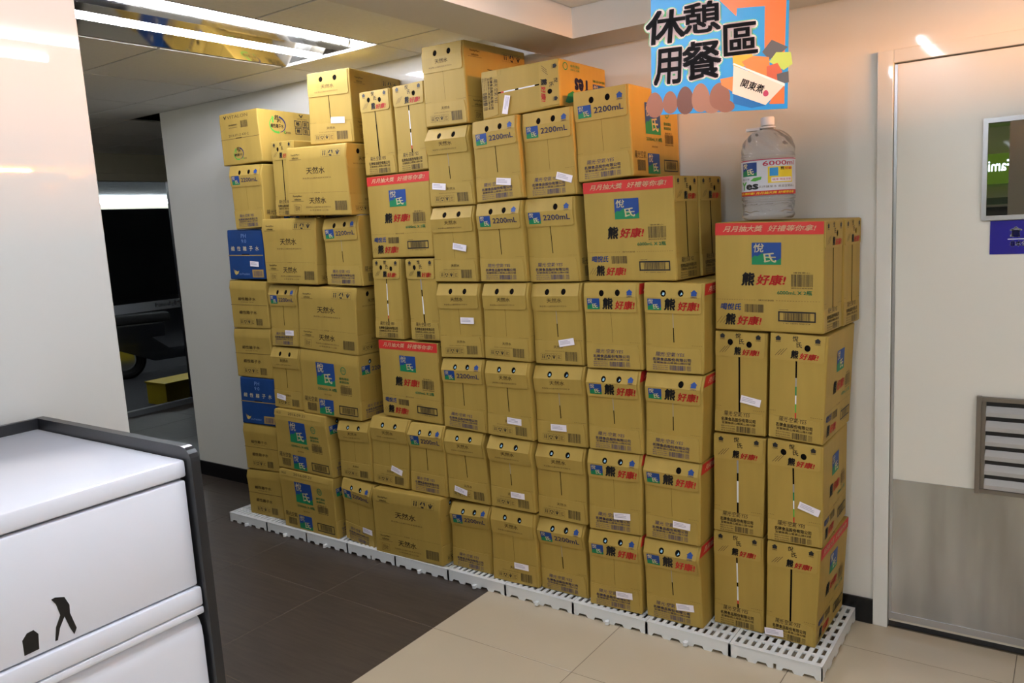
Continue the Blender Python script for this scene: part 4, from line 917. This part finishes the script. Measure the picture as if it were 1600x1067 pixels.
pfan([(22.1, 10.7), (34.8, 4.2), (30.1, -.3), (21.7, 3.5)], 'bowl', 1.4); pfan([(21.9, 11.0), (22.2, 11.3), (35.0, 4.7), (34.9, 4.0)], 'bowl_rim', 1.6)
V, F = glyph('関東煮', .02, .0); an = math.radians(-24)
V = (V-.5)*np.array([6.2, 2.2]); ps.add(np.column_stack([26.9+V[:, 0]*math.cos(an)-V[:, 1]*math.sin(an), 4.9+V[:, 0]*math.sin(an)+V[:, 1]*math.cos(an)]), F, 'poster_black', 1.7)
egg(30.2, 2.7, .7, .8, 'seal_red', 1.7)
V, F, M, ms = ps.done()
link('poster_print', raw_mesh('poster_print', np.column_stack([V[:, 0]/100, -V[:, 2]/1000, V[:, 1]/100]), F, M, ms), po)
for x, z0 in ((.05, .435), (.31, .395)): MB().tube((x, .0025, z0-.01), (x, .0025, ZT-PO.z), .0008, n=6).obj('hanging_wire', 'wire', po)

# ------------------------------------------------------------------ storeroom door
dr = empty('door_1', (-.07, WY, 0), 'white storeroom door with steel kick plate and louvre', kind='structure')
D = lambda x: x+.07
fm = MB().box(D(XD0), D(-.507), -.012, .1, 0, 1.945, .002).box(D(.347), D(XD1), -.012, .1, 0, 1.945, .002).box(D(-.507), D(.347), -.012, .1, 1.904, 1.945, .002)
fm.obj('door_frame', 'wall_panel', dr)
MB().box(D(-.505), D(.345), .004, .044, .022, 1.901, .002).obj('door_leaf', 'door_skin', dr)
MB().box(D(-.5055), D(-.497), .0005, .0045, .03, 1.90).obj('edge_strip', 'alu', dr)
MB().box(D(-.500), D(.345), .0015, .0045, .055, .538).obj('kick_plate', 'steel', dr)
MB().box(D(-.5045), D(.345), -.001, .0045, .033, .056).obj('bottom_rail', 'alu', dr)
MB().box(D(-.505), D(.345), .006, .04, .004, .0215).obj('door_seal', 'frame_dark', dr)
x0, x1, z0, z1 = -.257, .10, 1.398, 1.703
gw = MB().box(D(x0), D(x0+.013), -.006, .004, z0, z1).box(D(x1-.013), D(x1), -.006, .004, z0, z1).box(D(x0+.013), D(x1-.013), -.006, .004, z0, z0+.014).box(D(x0+.013), D(x1-.013), -.006, .004, z1-.014, z1)
gw = gw.obj('window_frame', 'alu', dr)
MB().box(D(x0+.012), D(x1-.012), .0, .0042, z0+.012, z1-.012).obj('window_pane', 'door_glass', dr)  # opaque dark pane stands in for the unlit room behind
sg = MB().box(D(-.232), D(.09), .001, .0042, 1.294, 1.396).obj('door_sign', 'sign_blue', dr)
ss = Sheet(32.2, 10.2); ss.text('倉', .16, .50, .258, .81, 'sign_white', .4, bold=.02); ss.text('庫', .34, .50, .438, .81, 'sign_white', .4, bold=.02); ss.rect(.145, .43, .75, .455, 'sign_white', .4)
ss.text('非本公司人員請勿進入', .165, .22, .62, .39, 'sign_white', .4, bold=.02)
V, F, M, ms = ss.done(); link('sign_lettering', raw_mesh('sign_lettering', np.column_stack([D(-.232)+V[:, 0]/100, .001-V[:, 2]/1000, 1.294+V[:, 1]/100]), F, M, ms), sg)
lv = MB().box(D(-.254), D(-.240), -.016, .004, .531, .848).box(D(.08), D(.094), -.016, .004, .531, .848).box(D(-.240), D(.08), -.014, .004, .833, .846).box(D(-.240), D(.08), -.014, .004, .533, .546).box(D(-.240), D(-.228), -.008, .004, .546, .833)
lv.obj('louvre_frame', 'alu_dark', dr); MB().box(D(-.23), D(.08), .002, .0043, .546, .833).obj('louvre_gap_dark', 'frame_dark', dr)  # dark sheet stands in for shade in the louvre gaps
for i in range(6):
    z = .548+.0475*i
    MB().prism([(-.013, z), (-.013, z+.013), (.0015, z+.031), (.0015, z+.028), (-.010, z+.011), (-.010, z)], 'x', D(-.228), D(.08)).obj('louvre_slat', 'slat_grey', dr)

# ------------------------------------------------------------------ white recycling cabinet, lower left
CX0, CXF, CY1, CY0 = -1.895, -1.330, .805, -.45
cb = empty('recycling_cabinet', ((CX0+CXF)/2, (CY0+CY1)/2, 0), 'white recycling cabinet with black edge panels in the left foreground', 'cabinet')
O = cb.location.copy()
def cbx(m, x0, x1, y0, y1, z0, z1, bev=0.): return m.box(x0-O.x, x1-O.x, y0-O.y, y1-O.y, z0, z1, bev)
# end panel with a rounded upper front corner, back rim
rr = .028; pts = [(CX0-.012-O.x, 0), (CXF+.018-O.x, 0), (CXF+.018-O.x, 1.102-rr)]+[(CXF+.018-O.x-rr+rr*math.cos(t), 1.102-rr+rr*math.sin(t)) for t in (.3, .6, .9, 1.2, 1.57)]+[(CX0-.012-O.x, 1.102)]
MB().prism(pts, 'y', CY1-O.y, CY1+.018-O.y).obj('end_panel', 'black_panel', cb)
cbx(MB(), CX0-.012, CX0, CY0, CY1, 0, 1.102, .001).obj('back_panel', 'black_panel', cb)
cbx(MB(), CX0+.001, CXF+.001, CY0, CY1-.001, 1.046, 1.079, .005).obj('worktop', 'white_lam', cb, smooth=True)
cbx(MB(), CX0+.001, CXF-.022, CY0, CY1-.001, .06, 1.045).obj('carcass', 'white_lam', cb)
cbx(MB(), CX0+.03, CXF-.04, CY0, CY1-.001, .0, .06).obj('plinth', 'black_panel', cb)
fl1 = cbx(MB(), CXF-.020, CXF, CY0, CY1-.004, .837, 1.041, .004).obj('upper_flap', 'white_lam', cb, smooth=True)
cbx(MB(), CXF-.021, CXF+.006, CY0, CY1-.001, .797, .834, .004).obj('rail', 'white_lam', cb, smooth=True)
cbx(MB(), CXF-.021, CXF+.006, CY0, CY1-.001, .781, .795, .003).obj('rail', 'white_lam', cb, smooth=True)
MB().prism([(CXF-.018-O.x, .10), (CXF-O.x, .10), (CXF-O.x, .735), (CXF-.002-O.x, .755), (CXF-.008-O.x, .768), (CXF-.018-O.x, .776)], 'y', CY0-O.y, CY1-.006-O.y).obj('lower_door', 'white_lam', cb, smooth=True)
for pts in ([(0.496, 0.871), (0.504, 0.88), (0.514, 0.881), (0.52, 0.872), (0.518, 0.847), (0.496, 0.846)],
            [(0.546, 0.918), (0.552, 0.919), (0.566, 0.914), (0.572, 0.898), (0.571, 0.884), (0.578, 0.855), (0.573, 0.846), (0.568, 0.859), (0.562, 0.882), (0.553, 0.867), (0.547, 0.848), (0.543, 0.848), (0.547, 0.87), (0.556, 0.887), (0.552, 0.907)]):
    MB().prism([(p-O.y, q) for p, q in pts], 'x', CXF-O.x-.0005, CXF-O.x+.0006).obj('pictogram', 'black_base', fl1)
fl1.children

# ------------------------------------------------------------------ lamps
def troffer(x0, x1, y0, y1, z, tubes, label):
    r = empty('ceiling_light', ((x0+x1)/2, (y0+y1)/2, z), label, 'light'); o = r.location
    X0, X1, Y0, Y1 = x0-o.x, x1-o.x, y0-o.y, y1-o.y
    e = .10; T = .0745; A, B = tubes[0][0]-o.x, tubes[1][0]-o.x; ya, yb = Y0-e, Y1+e
    MB().quad((A, ya, T), (B, ya, T), (B, yb, T), (A, yb, T)).quad((X0, ya, .004), (A, ya, T), (A, yb, T), (X0, yb, .004)).quad((X1, ya, .004), (X1, yb, .004), (B, yb, T), (B, ya, T)).obj('reflector', 'mirror', r)
    for yy, k in ((ya, 1), (yb, -1)): MB().prism([(X0, .004), (X1, .004), (B, T), (A, T)], 'y', yy, yy-.003*k).obj('end_reflector', 'mirror', r)
    for tx_, ty0, ty1 in tubes:
        MB().tube((tx_-o.x, ty0-o.y, .031), (tx_-o.x, ty1-o.y, .031), .0135, n=10).obj('tube', 'tube_seen', r, smooth=True)
        for yy, s in ((ty0, -1), (ty1, 1)):
            MB().tube((tx_-o.x, yy-o.y-.10*s, .031), (tx_-o.x, yy-o.y-.112*s, .031), .0155, n=12).obj('tube_clip', 'lamp_cap', r)
troffer(TRX0, TRX1, TRY0, TRY1, ZC, [(-2.889, 1.30, 2.650), (-2.594, 1.30, 2.646)], 'recessed mirror ceiling light with two bare bright tubes')
def batten(xs, y0, y1, label, k='tube_near', zc=None):
    r = empty('batten_light', (sum(xs)/len(xs), (y0+y1)/2, (zc or ZT)-.012), label, 'light'); o = r.location
    MB().box(xs[0]-.12-o.x, xs[-1]+.12-o.x, y0-o.y-.03, y1-o.y+.03, -.018, -.0035, .004).obj('housing', 'tbar', r)
    for x in xs:
        MB().tube((x-o.x, y0-o.y, -.036), (x-o.x, y1-o.y, -.036), .0135, n=10).obj('tube', k, r, smooth=True)
batten((-.91, -.63), .38, 1.58, 'twin-tube batten light reflected in the white panel wall')
batten((.95, 1.23), .38, 1.58, 'twin-tube batten light over the door side of the shop', 'tube_right')
batten((-.91, -.63), -2.6, -1.4, 'twin-tube batten light behind the camera by the panel wall', 'tube_rear')
batten((.95, 1.23), -2.6, -1.4, 'twin-tube batten light behind the camera by the right wall', 'tube_rear')
batten((-5.5, -5.2), .45, 1.45, 'unseen twin-tube batten light added to brighten the corridor', 'tube_corridor_added', ZC)  # added out of view to light the window band and header
cv = empty('cove_light', (2.05, 1.95, 1.98), 'warm light strip in a cove high on the right wall', 'light')
MB().box(-.26, .148, -.8, .85, -.05, -.02).box(-.275, -.26, -.8, .85, -.05, .005).box(-.275, .148, -.8, .85, .066, .08).box(-.275, -.26, -.8, .85, .048, .066).obj('cove_shelf_baffle', 'gypsum', cv)  # unseen cove, with lid and upper lip added to cut the upward light
MB().box(.13, .148, -.75, .8, .018, .06).obj('light_strip', 'warm_strip', cv)

# ------------------------------------------------------------------ the shop behind (seen mirrored in the door pane)
st = empty('store_shelf', (-.6, -4.75, 0), 'shop shelf unit under a green lettered fascia', 'shelf')
MB().box(-1.2, .9, -.2, -.1, 0, 1.45).obj('back', 'shelf_grey', st)
for k in range(6): MB().box(-1.2, .9, -.1, .2, .1+.25*k, .125+.25*k).obj('shelf_board', 'pillar', st)
fs = MB().box(-1.2, .9, -.12, .2, 1.60, 1.92).obj('fascia', 'store_green', st)
s = Sheet(120, 30); s.text('FamilyMart', 0, .2, .46, .72, 'store_white', 2, bold=.02); V, F, M, ms = s.done()
link('fascia_lettering', raw_mesh('l', np.column_stack([-.045-V[:, 0]/100, .2+V[:, 2]/1000, 1.635+V[:, 1]/100]), F, M, ms), st)
pl = tag(MB().box(-.475, .1, -1.75, -1.5, 0, ZT-.004).obj('wall_pillar', 'pillar'), kind='structure')

# ------------------------------------------------------------------ outside the shop window
bt_ = Sheet(33, 8.2); bt_.text('FamilyMart', .0, .18, 1, .80, 'band_text', .3, bold=.012); V, F, M, ms = bt_.done()
link('band_lettering', raw_mesh('l', np.column_stack([.0035+V[:, 2]/1000, -.0+.055+V[:, 0]/100, .892+V[:, 1]/100]), F, M, ms), wn)
tag(MB().box(-22, XG-.1, -4, 14, -.08, -.02).obj('ground', 'asphalt'), 'dark street pavement outside the shop window', kind='structure')
tag(MB().box(-22.2, -22, -4, 14, -.08, 6).obj('wall_street', 'night_wall'), kind='structure')
aw = empty('awning', (-9.4, 5.0, 2.1), 'white slatted awning ceiling outside, lit by a tube', 'awning')
th_ = math.radians(62)
for i in range(38):
    y = -3.2+.19*i
    MB().prism([(-1.5, y), (1.5, y+1.1), (1.5, y+1.268), (-1.5, y+.168)], 'z', .055, .075).obj('slat', 'awning', aw)
MB().box(-1.55, -1.50, -3.5, 4.6, -.12, .12).obj('fascia_board', 'header', aw)
MB().tube((-1.40, -3.2, -.03), (-1.40, 4.4, -.03), .028, n=10).obj('tube', 'tube_out', aw)
MB().tube((1.44, -3.2, .04), (1.44, 4.4, .04), .018, n=10).obj('tube', 'tube_out_hidden', aw)  # tube added out of sight behind the header to brighten the slats
cr = empty('storage_crate', (-7.05, 4.28, -.02), 'yellow plastic crate outside the shop window', 'crate')
MB().box(-.16, .16, -.22, .22, 0, .02).box(-.16, -.145, -.22, .22, .02, .2).box(.145, .16, -.22, .22, .02, .2).box(-.145, .145, -.22, -.205, .02, .2).box(-.145, .145, .205, .22, .02, .2).obj('tub', 'crate_yellow', cr)
MB().box(-.17, .17, -.23, .23, .2, .212).obj('lid', 'crate_yellow', cr)
def scooter(x, y, rz, label):
    r = empty('scooter', (x, y, -.02), label, 'scooter', 'scooters parked outside', rz=rz)
    for xx in (-.6, .6):
        w_ = MB().torus((xx, 0, .22), .18, .055, 'y').obj('wheel', 'rubber', r, smooth=True); MB().tube((xx, -.03, .22), (xx, .03, .22), .11, n=16).obj('rim', 'chrome', w_)
    MB().prism([(-.85, .55), (-.3, .45), (-.1, .28), (.25, .28), (.42, .5), (.5, .85), (.56, .86), (.62, .45), (.5, .2), (-.3, .18), (-.75, .38)], 'y', -.13, .13).obj('body', 'scooter_dark', r)
    MB().box(-.8, -.08, -.12, .12, .62, .72, .03).obj('seat', 'rubber', r, smooth=True)
    MB().box(-.75, -.15, -.11, .11, .45, .62, .02).obj('seat_box', 'scooter_dark', r)
    MB().tube((.52, 0, .8), (.47, 0, 1.02), .03).tube((.46, -.32, 1.03), (.46, .32, 1.03), .016).obj('handlebar', 'chrome', r)
    MB().lathe([(.02, 0), (.07, .01), (.075, .05), (.05, .07)], 16, (.60, 0, .74)).obj('headlight', 'chrome', r, smooth=True)
    MB().box(-.9, -.85, -.06, .06, .50, .56, .01).obj('tail_light', 'tail_red', r)
    for s_ in (-1, 1): MB().tube((.47, .25*s_, 1.04), (.44, .33*s_, 1.2), .006).lathe([(.01, 0), (.05, .01), (.05, .02)], 12, (.44, .33*s_, 1.2)).obj('mirror', 'chrome', r)
scooter(-8.6, 5.3, math.radians(70), 'dark scooter parked outside behind the yellow crate')
scooter(-9.9, 3.9, math.radians(70), 'dark scooter parked outside on the left of the window')
